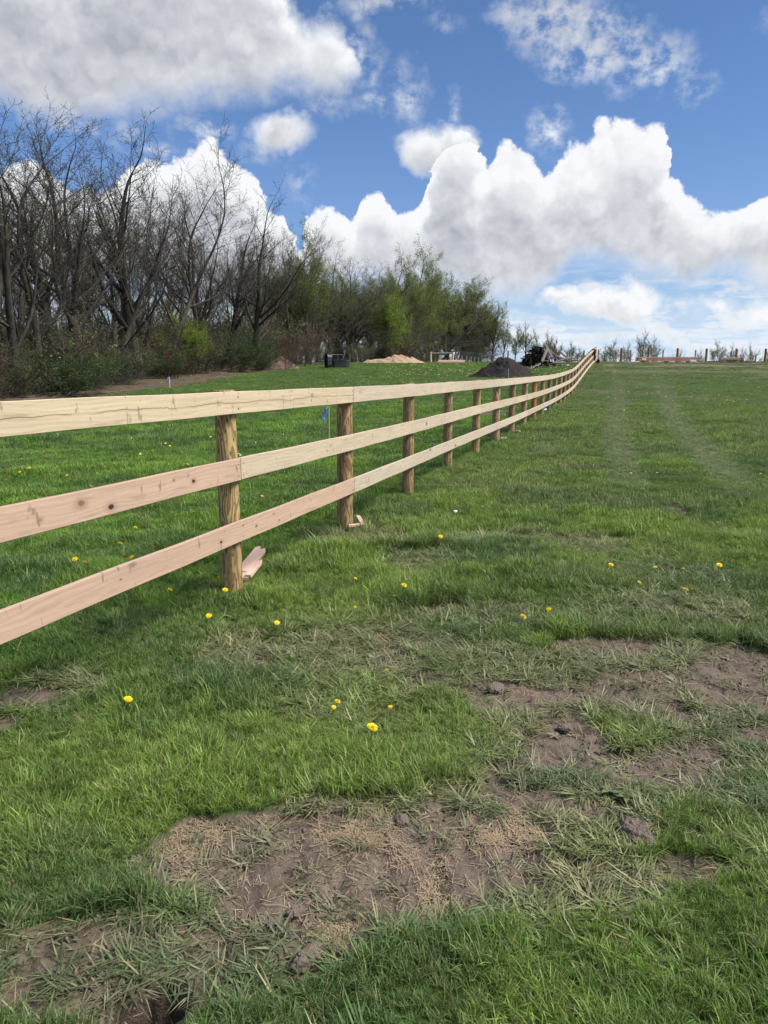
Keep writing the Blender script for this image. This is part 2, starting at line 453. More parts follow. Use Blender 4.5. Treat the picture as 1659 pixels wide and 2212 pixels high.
def add_board(k0, k1, row, mat, tint):
    """board from post k0 to post k1 on the camera side of the posts"""
    N = 12*(k1-k0); th = .026
    V = []; UV = []
    ks = np.linspace(k0, k1, N+1)
    kk = list(range(KMIN, KMAX+1)); zz = [rail_z(k, row) for k in kk]
    z = np.interp(ks, kk, zz)
    # gentle bend instead of a kink at each post
    zs = np.array([np.mean(np.interp(np.clip(ks_+np.linspace(-.35, .35, 7), KMIN, KMAX), kk, zz)) for ks_ in ks])
    off = PR+.002+random.uniform(0, .003)
    gap = .003/SP
    ks2 = ks.copy(); ks2[0] += gap; ks2[-1] -= gap
    wob = random.uniform(0, 6)
    for i, k in enumerate(ks2):
        x, y = post_xy(k); b = Vector((x-F0.x, y-F0.y, 0))+NRM*off
        o = b+NRM*th
        wv = .0015*math.sin(i*.9+wob)
        z0 = zs[i]+wv; z1 = z0+HW[row]
        e = .0025
        V += [b+Vector((0,0,z0)), b+Vector((0,0,z1)), o-NRM*e+Vector((0,0,z1)), o+Vector((0,0,z1-e)), o+Vector((0,0,z0+e)), o-NRM*e+Vector((0,0,z0))]
    F = []; uv = []
    us = (ks2-k0)*SP
    vv = [0, HW[row], HW[row]+.02, HW[row], 0, -.004]
    for i in range(N):
        for j in range(6):
            j2 = (j+1) % 6
            F.append((i*6+j, i*6+j2, (i+1)*6+j2, (i+1)*6+j))
            va, vb = vv[j], vv[j2]
            if j == 5: va, vb = -.004, -.03
            if j == 0: va, vb = HW[row], 0
            if j == 1: va, vb = HW[row]+.05, HW[row]+.02
            if j == 2: va, vb = HW[row]+.004, HW[row]-.002
            uv += [(us[i], va), (us[i], vb), (us[i+1], vb), (us[i+1], va)]
    ends = []
    me_V = [tuple(p) for p in V]
    me = bpy.data.meshes.new('rail'); e0 = tuple(range(6)); e1 = tuple(N*6+j for j in reversed(range(6)))
    me.from_pydata(me_V, [], [tuple(f) for f in F]+[tuple(reversed(e0)), tuple(reversed(e1))])
    l = me.uv_layers.new(name='UVMap')
    uv += [(0, vv[j]) for j in range(6)]*2
    l.data.foreach_set('uv', np.asarray(uv, np.float32).ravel())
    me.materials.append(mat); me.update()
    o = bpy.data.objects.new('rail', me); link(o, fence); o.color = tint+(1,)
    return o
PINK = (.53, .370, .278); YEL = (.61, .495, .345); PALE = (.58, .49, .385)
def u_of(px, k0):      # metres along a board from post k0 to the spot seen in the photo column px
    # intersect the column's azimuth with the front face of the fence
    d = ray(px, 1000); x0, y0 = post_xy(k0)
    nx, ny = NRM.x*(PR+.03), NRM.y*(PR+.03)
    s = d[0]/d[1]; t_ = (s*(y0+ny)-(x0+nx))/(DIR.x-s*DIR.y)
    return t_
K1 = [(u_of(168,-1), .098, .017, .55), (u_of(233,-1), .040, .016, 1), (u_of(416,-1), .070, .013, 1), (u_of(373,-1), .105, .006, .6), (u_of(75,-1), .06, .008, .3)]
K2 = [(u_of(470,0), .055, .010, 1), (u_of(549,0), .070, .008, .9), (u_of(588,0), .11, .007, .5), (u_of(242,0), .075, .005, .7), (u_of(520,0), .11, .005, .6), (u_of(600,0), .04, .006, .6)]
M_top0 = rail_mat('split_board', (), True, .0)
M_mid0 = rail_mat('pink_knotty_board', K1)
M_low0 = rail_mat('pink_board', K2)
for row in range(3):
    start = {0: 0, 1: -1, 2: 0}[row]
    k = start
    while k < KMAX:
        k1 = min(k+2, KMAX)
        if k == start:
            mat, tint = [(M_top0, YEL), (M_mid0, PINK), (M_low0, PINK)][row]
        else:
            mat = M_rail; q = random.uniform(.90, 1.06); a = random.random()*.8
            if row == 2: a = random.random()*.3
            tint = tuple(q*(PALE[i]*(1-a)+YEL[i]*a) for i in range(3))
            if row == 2 and k > 16: tint = (.66*q, .54*q, .45*q)
        add_board(k, k1, row, mat, tint)
        k = k1

M_nail = plain('nail_head', (.10, .09, .085), .5, .2, 30, .5, .6, 0)
def nails(k, row, side):
    x, y = post_xy(k); base = Vector((x-F0.x, y-F0.y, 0))+NRM*(PR+.029)
    for dz_ in (.035, .115):
        mb = MB(); c_ = base+DIR*(side*.035)+Vector((0, 0, rail_z(k, row)+dz_)); mb.tube([c_-NRM*.002, c_+NRM*.0025], .0048, 8)
        mb.build('nail', M_nail, fence)
for k in range(1, 5):
    for row in range(3):
        joint = (k % 2 == 1) if row == 1 else (k % 2 == 0)
        for s_ in ((-1, 1) if joint else (0,)): nails(k, row, s_)
# ------------------------------------------------------------------ what grows and what is bare, as world-space fields
def blobs(lst):
    out = []
    for (px, py, rx, ry, s) in lst:
        c = ground_at(px, py); l = ground_at(px-rx, py); r = ground_at(px+rx, py); u = ground_at(px, py-ry); d = ground_at(px, py+ry)
        out.append((c[0], c[1], (r[0]-l[0])/2, max(.05, (u[1]-d[1])/2), s))
    return out
def field(x, y, bl, soft=.35):
    f = np.zeros_like(x)
    for (cx, cy, ax, ay, s) in bl:
        q = 1-np.sqrt(((x-cx)/ax)**2+((y-cy)/ay)**2)
        f = np.maximum(f, s*np.clip(q/soft+ .5, 0, 1))
    return f
MUD = blobs([(720,1850,400,95,1),(880,1880,260,95,1),(600,1900,200,70,.9),(1000,1800,170,50,1),(560,1800,130,50,.9),(800,1815,230,50,1),(900,1785,170,45,1),(1010,1790,120,40,.9),(470,1830,95,55,1),(400,1880,80,45,.9),(700,1895,170,60,1),(860,1880,140,50,1),(690,1985,80,45,.9),
    (430,1790,60,30,.8),(1240,1600,80,60,1),(1320,1395,130,22,.95),(1130,1720,90,26,.75),(1450,1480,220,26,.62),(1600,1470,90,60,1),(1085,1490,70,22,.9),(1625,1440,90,50,1),(1560,1490,90,25,.9),(1400,1660,70,40,.7),(1490,1640,90,40,.8),
    (1440,1680,70,25,.85),(1500,1880,110,35,.9),(1210,1655,60,20,.7),(80,1500,75,24,.95),(15,1560,35,14,.8),(150,2030,95,35,.85),(660,2080,60,40,.9),(330,2165,75,50,1),(1370,1805,60,26,.9),
    (1198,1160,22,9,.9),(1465,1103,28,7,.9),(1340,1490,90,22,.6),(1200,1500,110,20,.6),(580,1930,60,60,.8),(250,2180,150,30,.6),(1100,1160,80,8,.5),(1330,1165,70,8,.45),(1650,1590,60,30,.8),(1560,1600,60,16,.6),(1300,1750,80,22,.6)])
DULL = blobs([(1250,1500,330,110,1),(1500,1600,250,150,1),(1150,1700,260,120,1),(800,1850,420,150,1),(300,2080,420,110,1),(560,2050,260,90,1),(1100,1900,300,80,1),(800,1400,240,60,.8),
    (1000,1440,200,70,.8),(1450,1440,240,60,.9),(850,1560,60,40,.3),(100,1500,140,50,.6),(780,1165,140,22,.7),(1150,1170,260,28,.6),(600,1400,160,50,.6),(1500,1310,160,40,.6),(1040,1330,180,40,.6),
    (920,1210,120,26,.7),(1180,975,40,10,.9),(1240,1010,60,8,.9),(1460,1090,180,18,.5),(780,1145,60,10,.6)])
LUSH = blobs([(350,1600,330,120,1),(800,1600,240,110,1),(1360,1580,75,50,1),(1560,1800,110,60,.9),(1200,2120,520,95,1),(80,1900,170,70,1),(950,1540,130,50,.9),(500,1700,200,60,.7),(1650,1720,60,60,.7)])
STRAW = blobs([(680,1795,110,40,1),(900,1855,60,35,1),(1000,1800,80,25,.8),(650,1880,70,30,.7),(420,1890,50,20,.8),(780,1800,80,30,.6)])
def tracks(x, y):
    d1 = np.abs(x-(.312*y+.15)-.12*np.sin(y*.21)); d2 = np.abs(x-(.335*y+1.50)-.15*np.sin(y*.17+1))
    wv = .30+.008*y
    a = np.maximum(1-d1/wv, 1-d2/(wv*1.1))
    return np.clip(a*1.6, 0, 1)*sst(y, 8.5, 11.5)*(.45+.75*fbm(x*.5, y*.25, 3, 91))*sst(y, 60, 30)
def worn(x, y):          # brown trampled zone near the crest
    f = fbm(x*.16, y*.5, 4, 77)
    f2 = fbm(x*.9, y*1.6, 3, 78)
    return sst(f*.6+f2*.4, .40, .55)*sst(y, 47, 57)*sst(x-fence_x(y), .2, 1.5)
def mulch(x, y):         # bare leaf-littered margin below the woods
    bx = wood_edge(y)
    return sst(bx-x + (fbm(x*.7, y*.5, 3, 51)-.5)*2.2, -.3, .6)
EDGE = [(-9, 28.0), (-15.5, 28.0)]
_ep = [ground_at(*p) for p in ((30,872),(250,852),(400,833),(480,818),(590,803),(640,797))]
EY = [p[1] for p in _ep]+[78, 92, 105, 135, 300]; EX = [p[0] for p in _ep]+[-7.5, -4.5, -1.0, 7, 30]
def wood_edge(y): return np.interp(y, EY, EX)
def mudf(x, y):
    n = fbm(x*3.1, y*3.1, 4, 11)-.5; n2 = fbm(x*11, y*11, 3, 12)-.5
    dz_ = sst(field(x, y, DULL, .6)-.8*field(x, y, LUSH, .5), .1, .8)*sst(y, 6.5, 4.5)
    return np.clip(sst(field(x, y, MUD)+n*1.0+n2*.75+.34*dz_, .34, .50), 0, 1)
def dullf(x, y):
    n = fbm(x*2.1, y*2.1, 5, 21, .62)-.5
    d = field(x, y, DULL, .6)+n*1.25-.80*field(x, y, LUSH, .8)+.10*sst(y, 4.5, 2.5)
    base = sst(fbm(x*.55, y*.55, 4, 23), .50, .66)*.45*sst(x-fence_x(y), -.5, 1)
    return np.clip(np.maximum(np.maximum(sst(d, .25, .75), tracks(x, y)*.35), base), 0, 1)
# ------------------------------------------------------------------ ground: one sheet, finely divided near the camera
def axis(knots):
    out = []
    for (a, b, s0, s1) in knots:
        v = a
        while v < b:
            out.append(v); t = (v-a)/(b-a); v += s0*(s1/s0)**t
    out.append(knots[-1][1]); return np.array(out)
ys = axis([(-40, .9, 4, .05), (.9, 4.2, .011, .016), (4.2, 12, .016, .08), (12, 40, .08, .30), (40, 120, .30, 1.2), (120, 1600, 1.2, 120)])
xs = axis([(-1200, -60, 90, 2.5), (-60, -12, 2.5, .5), (-12, -2.2, .5, .03), (-2.2, 2.4, .013, .013), (2.4, 12, .02, .35), (12, 60, .35, 2), (60, 1200, 2, 90)])
GX, GY = np.meshgrid(xs, ys)
gx = GX.ravel(); gy = GY.ravel()
near = (gy < 14) & (gy > 0) & (np.abs(gx) < 12)
mud = mudf(gx, gy); dul = dullf(gx, gy)
farw = worn(gx, gy); mul_ = mulch(gx, gy)*sst(gy, 25, 30)
HOLE = ground_at(332, 2172)
def relief(x, y, md=None, dl=None):
    md = mudf(x, y) if md is None else md
    amp = np.clip(1.6-y*.02, .3, 1.2)
    h = (fbm(x*.9, y*.9, 3, 31)-.5)*.05*sst(y, 1, 4)
    nn = fbm(x*9, y*9, 5, 32, .55)
    rid = 1-np.abs(2*fbm(x*5.5+.6*nn, y*5.5, 4, 33)-1)
    crk = sst(np.abs(fbm(x*13, y*13, 3, 40)-.5), .035, .0)
    h = h-md*.022+md*(nn-.5)*.036+md*(rid-.7)*.020-md*crk*.008
    h = h+md*(np.abs(fbm(x*30, y*30, 4, 36, .65)-.5)*-.034+.006)+md*(fbm(x*75, y*75, 2, 37)-.5)*.007
    # bars pressed by a tyre tread, running across the wheel path
    tr = np.sin((x*.97+y*.12)*6.283/.150+2.2*(fbm(x*5, y*5, 3, 39)-.5))*2.6+3.5*(fbm(x*13, y*7, 3, 38)-.5)
    tz = np.exp(-(((y-2.13)/.22)**2))*sst(np.abs(x+.05), .85, .5)
    h = h+md*tz*np.clip(tr, -1, 1)*.0075
    return h*sst(y, 60, 14)
rl = relief(gx, gy, mud, dul)
hd = np.hypot((gx-HOLE[0])/.095, (gy-HOLE[1])/.080)+(fbm(gx*18, gy*18, 2, 44)-.5)*.6
rl = rl-sst(hd, 1.1, .75)*.32
gz = zt(gx, gy)+rl
nx, ny = len(xs), len(ys)
ii = (np.arange(ny-1)[:, None]*nx+np.arange(nx-1)[None]).ravel()
F = np.stack([ii, ii+1, ii+nx+1, ii+nx], 1)
m, t = new_mat('meadow_ground')
P = X(t, t.node('ShaderNodeNewGeometry').outputs['Position'])
am = t.attr('mud', out=2); ad = t.attr('dull', out=2); aw = t.attr('worn', out=2); au = t.attr('mulch', out=2)
nA = t.noise(P, 1.3, 5, .6); nB = t.noise(P, 14, 5, .65); nC = t.noise(P, 90, 4, .65)
soil = t.mix(nB, (.160, .120, .093), (.268, .210, .166))
soil = t.mix(t.ss(nC, .35, .7)*.5, soil, (.105, .077, .058))
turf = t.mix(nB, (.030, .062, .014), (.060, .105, .024))
turf = t.mix(t.ss(nA, .35, .7)*.5, turf, (.085, .105, .035))
thatch = t.mix(nC, (.075, .070, .035), (.150, .140, .080))
c = t.mix(ad*.85, turf, t.mix(t.ss(nB, .35, .6), thatch, soil))
c = t.mix(t.m('MAXIMUM', am, t.ss(aw, .2, .8)*.85), c, soil)
lit = t.mix(t.noise(P, 30, 5, .7), (.045, .032, .022), (.20, .145, .10))
wet = t.ss(t.noise(P, 5.5, 5, .7), .42, .62)*am
c = t.mix(wet*.45, c, (.075, .056, .045))
c = t.mix(au, c, lit)
g = finish(m, t, c, .9, t.bump(nB*.5+nC, .7, .02), .15)
ground = mesh_np('ground', np.stack([gx, gy, gz], 1), F, g, smooth=True,
    attrs={'mud': ('FLOAT', mud), 'dull': ('FLOAT', dul), 'worn': ('FLOAT', farw), 'mulch': ('FLOAT', mul_)})
tag(ground, kind='structure', label='sloping meadow ground with muddy wheel ruts in front')
# ------------------------------------------------------------------ grass: tufts scattered over the ground, one stuff object
def grass_mat():
    m, t = new_mat('grass_blades')
    col = t.attr('gcol', 'INSTANCER', 0)
    uvn = t.node('ShaderNodeUVMap'); u, v, _ = t.sep(X(t, uvn.outputs[0]))
    k = u*.95+.52                      # each blade has its own tone
    base = t.mul(col, t.comb(k, k, k))
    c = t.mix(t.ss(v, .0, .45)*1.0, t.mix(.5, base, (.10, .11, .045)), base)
    straw = t.ss(u, .93, .94)
    c = t.mix(straw*.75, c, (.36, .31, .17))
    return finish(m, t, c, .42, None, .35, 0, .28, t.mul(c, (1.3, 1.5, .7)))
M_grass = grass_mat()
tuft_col = bpy.data.collections.new('tuft_shapes')        # sources for the scatter, not placed in the scene
def make_tuft(idx, nb, spread, hmin, hmax, wid, lean, flat, seg=4):
    rs = np.random.RandomState(100+idx)
    V = []; F = []; UV = []
    for b in range(nb):
        a = rs.uniform(0, 6.283); rr = spread*math.sqrt(rs.uniform()); bx, by = rr*math.cos(a), rr*math.sin(a)
        L = rs.uniform(hmin, hmax); w = wid*rs.uniform(.6, 1.15)
        az = rs.uniform(0, 6.283) if rs.uniform() < .6 else a+rs.normal()*.5
        th0 = abs(rs.normal())*.18+flat*rs.uniform(.75, 1.25)       # from vertical
        bend = rs.uniform(.25, 1.0)*lean
        if flat: bend = rs.uniform(-.2, .35)
        p = np.array([bx, by, -.004]); th_ = th0; tw = az+math.pi/2+rs.uniform(-.7, .7)
        u = rs.uniform(); n0 = len(V)
        for s in range(seg+1):
            f = s/seg; ww = w*(1-f**2.2)*(.75+.25*min(1, f*4))
            if s == seg: ww = .0002
            e = np.array([math.cos(tw), math.sin(tw), 0])*ww/2
            V += [p-e, p+e]
            d = np.array([math.sin(th_)*math.cos(az), math.sin(th_)*math.sin(az), math.cos(th_)])
            p = p+d*L/seg; th_ = min(th_+bend/seg*1.6, 2.3 if not flat else 1.66)
            if flat and p[2] < .003: p[2] = .003+rs.uniform(0, .004)
        for s in range(seg):
            i = n0+2*s; F.append((i, i+1, i+3, i+2))
            UV += [(u, s/seg), (u, s/seg), (u, (s+1)/seg), (u, (s+1)/seg)]
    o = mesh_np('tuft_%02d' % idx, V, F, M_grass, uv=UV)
    sc.collection.objects.unlink(o); tuft_col.objects.link(o)
# 0-3 upright near, 4-6 flattened near, 7-9 coarse middle distance, 10-11 far
for i in range(4): make_tuft(i, 24, .034, .035, .135, .0054, 1.35, 0)
for i in range(4, 7): make_tuft(i, 20, .045, .030, .110, .0060, 0, 1.34)
for i in range(7, 10): make_tuft(i, 34, .10, .06, .15, .0085, 1.1, 0, 3)
for i in range(10, 12): make_tuft(i, 46, .32, .045, .12, .020, 1.1, 0, 2)

def rosette(idx, nb, L0, w0, seed):      # broad-leaved weeds: dandelion and plantain rosettes
    rs = np.random.RandomState(seed); V = []; F = []; UV = []
    for b in range(nb):
        az = 6.283*b/nb+rs.uniform(-.3, .3); L = L0*rs.uniform(.7, 1.15); w = w0*rs.uniform(.8, 1.2); th_ = rs.uniform(.8, 1.25)
        p = np.array([0, 0, .004]); n0 = len(V); u = rs.uniform(.2, .9); e = np.array([-math.sin(az), math.cos(az), 0])
        for s in range(6):
            f = s/5; ww = w*(.25+math.sin(min(1, f*1.15)*2.6)*.9)*(1 if s % 2 else .72)
            if s == 5: ww = w*.1
            V += [p-e*ww/2+np.array([0, 0, ww*.15]), p, p+e*ww/2+np.array([0, 0, ww*.15])]
            p = p+np.array([math.sin(th_)*math.cos(az), math.sin(th_)*math.sin(az), math.cos(th_)])*L/5; th_ += .16
        for s in range(5):
            for q in (0, 1):
                i = n0+3*s+q; F.append((i, i+1, i+4, i+3)); UV += [(u, .6), (u, .6), (u, .9), (u, .9)]
    o = mesh_np('tuft_%02d' % idx, V, F, M_grass, uv=UV)
    sc.collection.objects.unlink(o); tuft_col.objects.link(o)
rosette(12, 9, .055, .012, 5); rosette(13, 7, .045, .017, 6)
make_tuft(14, 9, .030, .07, .17, .0078, 1.3, 0, 5)       # coarse wide-bladed clump

rs = np.random.RandomState(3)
def scatter(y0, y1, n, half=.60, pad=.6):
    """n points between ranges y0 and y1, in the wedge the meadow is seen in, with a margin to each side"""
    y = np.sqrt(rs.uniform(y0**2, y1**2, n*1)); x = rs.uniform(-1, 1, n)*(half*y+pad)
    return x, y
PX, PY, PK, PS, PC, PT = [], [], [], [], [], []
def lerp3(a, b, f): return np.asarray(a)[None]*(1-f[:, None])+np.asarray(b)[None]*f[:, None]
def add_pts(x, y, kset, kflat, s0):
    md = mudf(x, y); dl = dullf(x, y); wn = worn(x, y); mu = mulch(x, y)*sst(y, 25, 30)
    r = rs.uniform(size=len(x))
    bare = np.clip(md*1.0, 0, 1)
    thin = dl*np.where(y < 7, .66, .30)
    keep = r > np.maximum(np.maximum(bare*.965, wn*.90), np.maximum(mu*.97, thin))
    keep &= np.hypot((x-HOLE[0])/.125, (y-HOLE[1]+.035)/.135) > 1
    x, y, md, dl, wn, mu = [q[keep] for q in (x, y, md, dl, wn, mu)]
    n = len(x); r2 = rs.uniform(size=n); small = kset[0] == 0
    isflat = (np.maximum(dl, md*1.4)+rs.normal(size=n)*.22+(fbm(x*6, y*6, 2, 67)-.5)*.5 > .46)
    k = np.where(isflat, np.array(kflat)[rs.randint(0, len(kflat), n)], np.array(kset)[rs.randint(0, len(kset), n)])
    if small:
        wd_ = fbm(x*1.9, y*1.9, 2, 66); k = np.where((r2 < .004+.012*sst(wd_, .6, .75)*(1-dl)), 12+(r2*1e4).astype(int) % 2, k); k = np.where((r2 > .955) & ~isflat, 14, k)
    clump = fbm(x*2.6, y*2.6, 3, 61); big = fbm(x*.45, y*.8, 3, 62)
    left = sst(x-fence_x(y), .1, -.6)
    s = s0*(.62+.70*sst(clump, .35, .72))*(.85+.45*sst(big, .42, .66))*rs.uniform(.75, 1.25, n)
    s = s*(1-.5*dl)*(1-.4*wn)*.66
    s = np.where(isflat, s0*rs.uniform(.75, 1.25, n)*(1-.3*wn), s)
    s = s*(1+.15*left)
    # colour: spring green, greyer where trampled, dusty where muddied
    g1 = fbm(x*.8, y*.8, 4, 71); g2 = fbm(x*4.5, y*4.5, 3, 72)
    c = lerp3((.130, .215, .046), (.230, .325, .068), sst(g1*.6+g2*.4, .38, .62))
    c = c*(1-left[:, None])+c*left[:, None]*np.array([.92, 1.06, .78])
    c = c*(1-(dl*.80)[:, None])+np.array([.245, .255, .135])[None]*(dl*.80)[:, None]
    bl = sst(fbm(x*1.1+40, y*1.1, 3, 73), .48, .66)*.55
    c = c*(1-bl[:, None])+np.array([.085, .155, .065])[None]*bl[:, None]
    mm = np.clip(md*1.2, 0, 1)*.7
    c = c*(1-mm[:, None])+np.array([.26, .24, .165])[None]*mm[:, None]
    c = c*(1-(wn*.5)[:, None])+np.array([.19, .18, .105])[None]*(wn*.5)[:, None]
    st = (rs.uniform(size=n) < .05+.10*dl)
    c[st] = c[st]*.4+np.array([.34, .30, .17])*.6
    rt = (1-left)*sst(y, 6, 20)*.38      # the mown right-hand field is duller
    c = c*(1-rt[:, None])+np.array([.21, .255, .095])[None]*rt[:, None]
    tk = tracks(x, y)*.75
    c = c*(1-tk[:, None])+np.array([.33, .37, .23])[None]*tk[:, None]; s *= 1-.55*tracks(x, y)
    c *= rs.uniform(.70, 1.26, n)[:, None]*(1+.22*(fbm(x*7, y*7, 2, 74)-.5))[:, None]
    PX.append(x); PY.append(y); PK.append(k); PS.append(s); PC.append(c)
add_pts(*scatter(1.1, 3.2, 23000, .66, .5), (0, 1, 2, 3), (4, 5, 6), 1.0)
add_pts(*scatter(3.2, 7.0, 46000, .60, .4), (0, 1, 2, 3), (4, 5, 6), 1.15)
add_pts(*scatter(7.0, 14.0, 46000), (7, 8, 9), (7, 4, 5), .78)
add_pts(*scatter(14.0, 30.0, 56000), (7, 8, 9), (7, 8, 9), .95)
add_pts(*scatter(30.0, 110.0, 62000, .58), (10, 11), (10, 11), .8)
x = np.concatenate(PX); y = np.concatenate(PY); k = np.concatenate(PK); s = np.concatenate(PS); col = np.concatenate(PC)
vis = (y < 85) | (x-fence_x(y) < 0)
x, y, k, s, col = x[vis], y[vis], k[vis], s[vis], col[vis]
z = zt(x, y)+relief(x, y)
n = len(x)
rot = np.stack([rs.normal(size=n)*.16, rs.normal(size=n)*.16, rs.uniform(0, 6.283, n)], 1)
me = bpy.data.meshes.new('grass'); me.vertices.add(n); me.vertices.foreach_set('co', np.stack([x, y, z], 1).astype(np.float32).ravel())
def pattr(nm, typ, arr, key):
    a = me.attributes.new(nm, typ, 'POINT'); a.data.foreach_set(key, np.asarray(arr).ravel())
pattr('kind_i', 'INT', k.astype(np.int32), 'value'); pattr('size_f', 'FLOAT', s.astype(np.float32), 'value')
pattr('rot_v', 'FLOAT_VECTOR', rot.astype(np.float32), 'vector'); pattr('gcol', 'FLOAT_VECTOR', col.astype(np.float32), 'vector')
grass = bpy.data.objects.new('grass', me); link(grass)
tag(grass, kind='stuff', label='spring meadow grass, lush in tufts and flattened around the mud')
ng = bpy.data.node_groups.new('grass_scatter', 'GeometryNodeTree')
ng.interface.new_socket('Geometry', in_out='INPUT', socket_type='NodeSocketGeometry'); ng.interface.new_socket('Geometry', in_out='OUTPUT', socket_type='NodeSocketGeometry')
gi = ng.nodes.new('NodeGroupInput'); go = ng.nodes.new('NodeGroupOutput'); ip = ng.nodes.new('GeometryNodeInstanceOnPoints')
ci = ng.nodes.new('GeometryNodeCollectionInfo'); ci.inputs[0].default_value = tuft_col; ci.inputs['Separate Children'].default_value = True; ci.inputs['Reset Children'].default_value = True
def na(nm, typ):
    q = ng.nodes.new('GeometryNodeInputNamedAttribute'); q.data_type = typ; q.inputs[0].default_value = nm; return q.outputs[0]
mp = ng.nodes.new('GeometryNodeMeshToPoints')
ng.links.new(gi.outputs[0], mp.inputs[0]); ng.links.new(mp.outputs[0], ip.inputs['Points']); ng.links.new(ci.outputs[0], ip.inputs['Instance'])
ip.inputs['Pick Instance'].default_value = True
ng.links.new(na('kind_i', 'INT'), ip.inputs['Instance Index'])
er = ng.nodes.new('FunctionNodeEulerToRotation'); ng.links.new(na('rot_v', 'FLOAT_VECTOR'), er.inputs[0]); ng.links.new(er.outputs[0], ip.inputs['Rotation'])
ng.links.new(na('size_f', 'FLOAT'), ip.inputs['Scale'])
ng.links.new(ip.outputs[0], go.inputs[0])
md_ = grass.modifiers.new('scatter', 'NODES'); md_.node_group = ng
# ------------------------------------------------------------------ trees: tapered trunk and limbs, twig crown with buds
def bark_mat(name, a, b, sc_=9):
    m, t = new_mat(name)
    oc = X(t, t.node('ShaderNodeTexCoord').outputs['Object']); rnd = X(t, t.node('ShaderNodeObjectInfo').outputs['Random'])
    n = t.noise(t.v('MULTIPLY', oc, (1, 1, .25)), sc_, 5, .65)
    c = t.mix(t.ss(n, .3, .7), a, b); k = rnd*.5+.75
    return finish(m, t, t.mul(c, t.comb(k, k, k)), .9, t.bump(n, .8, .03), .1)
def leaf_mat(name, a, b):
    m, t = new_mat(name)
    uvn = t.node('ShaderNodeUVMap'); u, v, _ = t.sep(X(t, uvn.outputs[0]))
    c = t.mix(u, a, b)
    return finish(m, t, c, .5, None, .3, 0, .35, t.mul(c, (1.2, 1.4, .6)))
M_bark = bark_mat('bark', (.042, .036, .031), (.108, .094, .080))
M_twig = bark_mat('twig_bark', (.058, .051, .046), (.112, .099, .088), 4)
M_bud = leaf_mat('spring_buds', (.15, .18, .06), (.28, .31, .10))
M_leaf = leaf_mat('young_leaves', (.10, .165, .030), (.24, .30, .060))
M_lime = leaf_mat('lime_leaves', (.15, .22, .03), (.28, .34, .06))
M_dark = leaf_mat('dark_leaves', (.042, .078, .024), (.095, .135, .045))
M_olive = leaf_mat('olive_leaves', (.120, .145, .040), (.225, .250, .070))
M_rust = leaf_mat('rusty_buds', (.13, .060, .040), (.22, .11, .065))

def rotv(d, rs, ang):
    a = rs.normal(size=3); a -= a.dot(d)*d; a /= np.linalg.norm(a)+1e-9
    return d*math.cos(ang)+a*math.sin(ang)
def grow(rs, P):
    """strands: list of (points, radii, level)"""
    out = []; marks = []
    def br(p, d, L, r, lv):
        n = P['seg'][lv]; pts = [p]; rad = [r]; dirs = [d]
        wob = P['wob'][lv]
        cur = rs.normal(size=3)*wob*.5
        for i in range(n):
            cur = cur*.7+rs.normal(size=3)*wob*.45
            d = d+cur*(1.0/n**.5)+np.array([0, 0, P['up'][lv]])/n
            d = d/np.linalg.norm(d); p = p+d*L/n
            pts.append(p); rad.append(max(P['rmin'], r*(1-(i+1)/n*P['taper'][lv]))); dirs.append(d)
        out.append((pts, rad, lv))
        if lv+1 >= P['levels']: return
        nc = P['kids'][lv]; nc = int(nc*rs.uniform(.8, 1.25)+.5)
        f0 = P['from'][lv]
        for j in range(nc):
            f = f0+(1-f0)*((j+rs.uniform(0, .9))/nc)**P.get('pw', .85)
            q = f*n; i0 = min(int(q), n-1); fr = q-i0
            b = pts[i0]*(1-fr)+pts[i0+1]*fr; rb = rad[i0]*(1-fr)+rad[i0+1]*fr
            dd = rotv(dirs[i0], rs, math.radians(rs.uniform(*P['ang'][lv])))
            LL = L*P['len'][lv]*(1.12-f*.62)*rs.uniform(.7, 1.2)
            br(b, dd, LL, min(rb*.8, max(P['rmin'], rb*P['rr'][lv]*rs.uniform(.8, 1.1))), lv+1)
        # leader goes on
        br(pts[-1], rotv(dirs[-1], rs, .15), L*P['len'][lv]*.75, rad[-1], lv+1)
    ns = P['stems']
    for s in range(ns):
        a = rs.uniform(0, 6.28); lean = P['lean']*rs.uniform(.4, 1.2) if ns > 1 else P['lean']*rs.uniform(.1, .5)
        d = np.array([math.cos(a)*lean, math.sin(a)*lean, 1.0]); d /= np.linalg.norm(d)
        b = np.array([math.cos(a), math.sin(a), 0])*(P.get('foot', .2) if ns > 1 else 0)
        marks.append(len(out))
        br(b+np.array([0, 0, -.2]), d, P['H']*P['trunk']*rs.uniform(.8, 1.1), P['r0']*(1 if ns == 1 else rs.uniform(.6, .95)), 0)
    return out, marks
def strands_mesh(strands, sides_of):
    V = []; F = []; n0 = 0
    for pts, rad, lv in strands:
        k = sides_of(lv); A = np.array(pts); R = np.array(rad); n = len(A)
        d = np.gradient(A, axis=0); d /= np.linalg.norm(d, axis=1)[:, None]+1e-9
        up = np.where(np.abs(d[:, 2:3]) < .9, np.array([[0, 0, 1.]]), np.array([[1., 0, 0]]))
        e1 = np.cross(d, up); e1 /= np.linalg.norm(e1, axis=1)[:, None]; e2 = np.cross(d, e1)
        th = np.arange(k)*2*math.pi/k
        ring = A[:, None]+(e1[:, None]*np.cos(th)[None, :, None]+e2[:, None]*np.sin(th)[None, :, None])*R[:, None, None]
        V.append(ring.reshape(-1, 3))
        i = np.arange(n-1)[:, None]*k; j = np.arange(k)[None]; j2 = (j+1) % k
        F.append((np.stack([i+j, i+j2, i+k+j2, i+k+j], -1)+n0).reshape(-1, 4)); n0 += n*k
    return np.concatenate(V), np.concatenate(F)
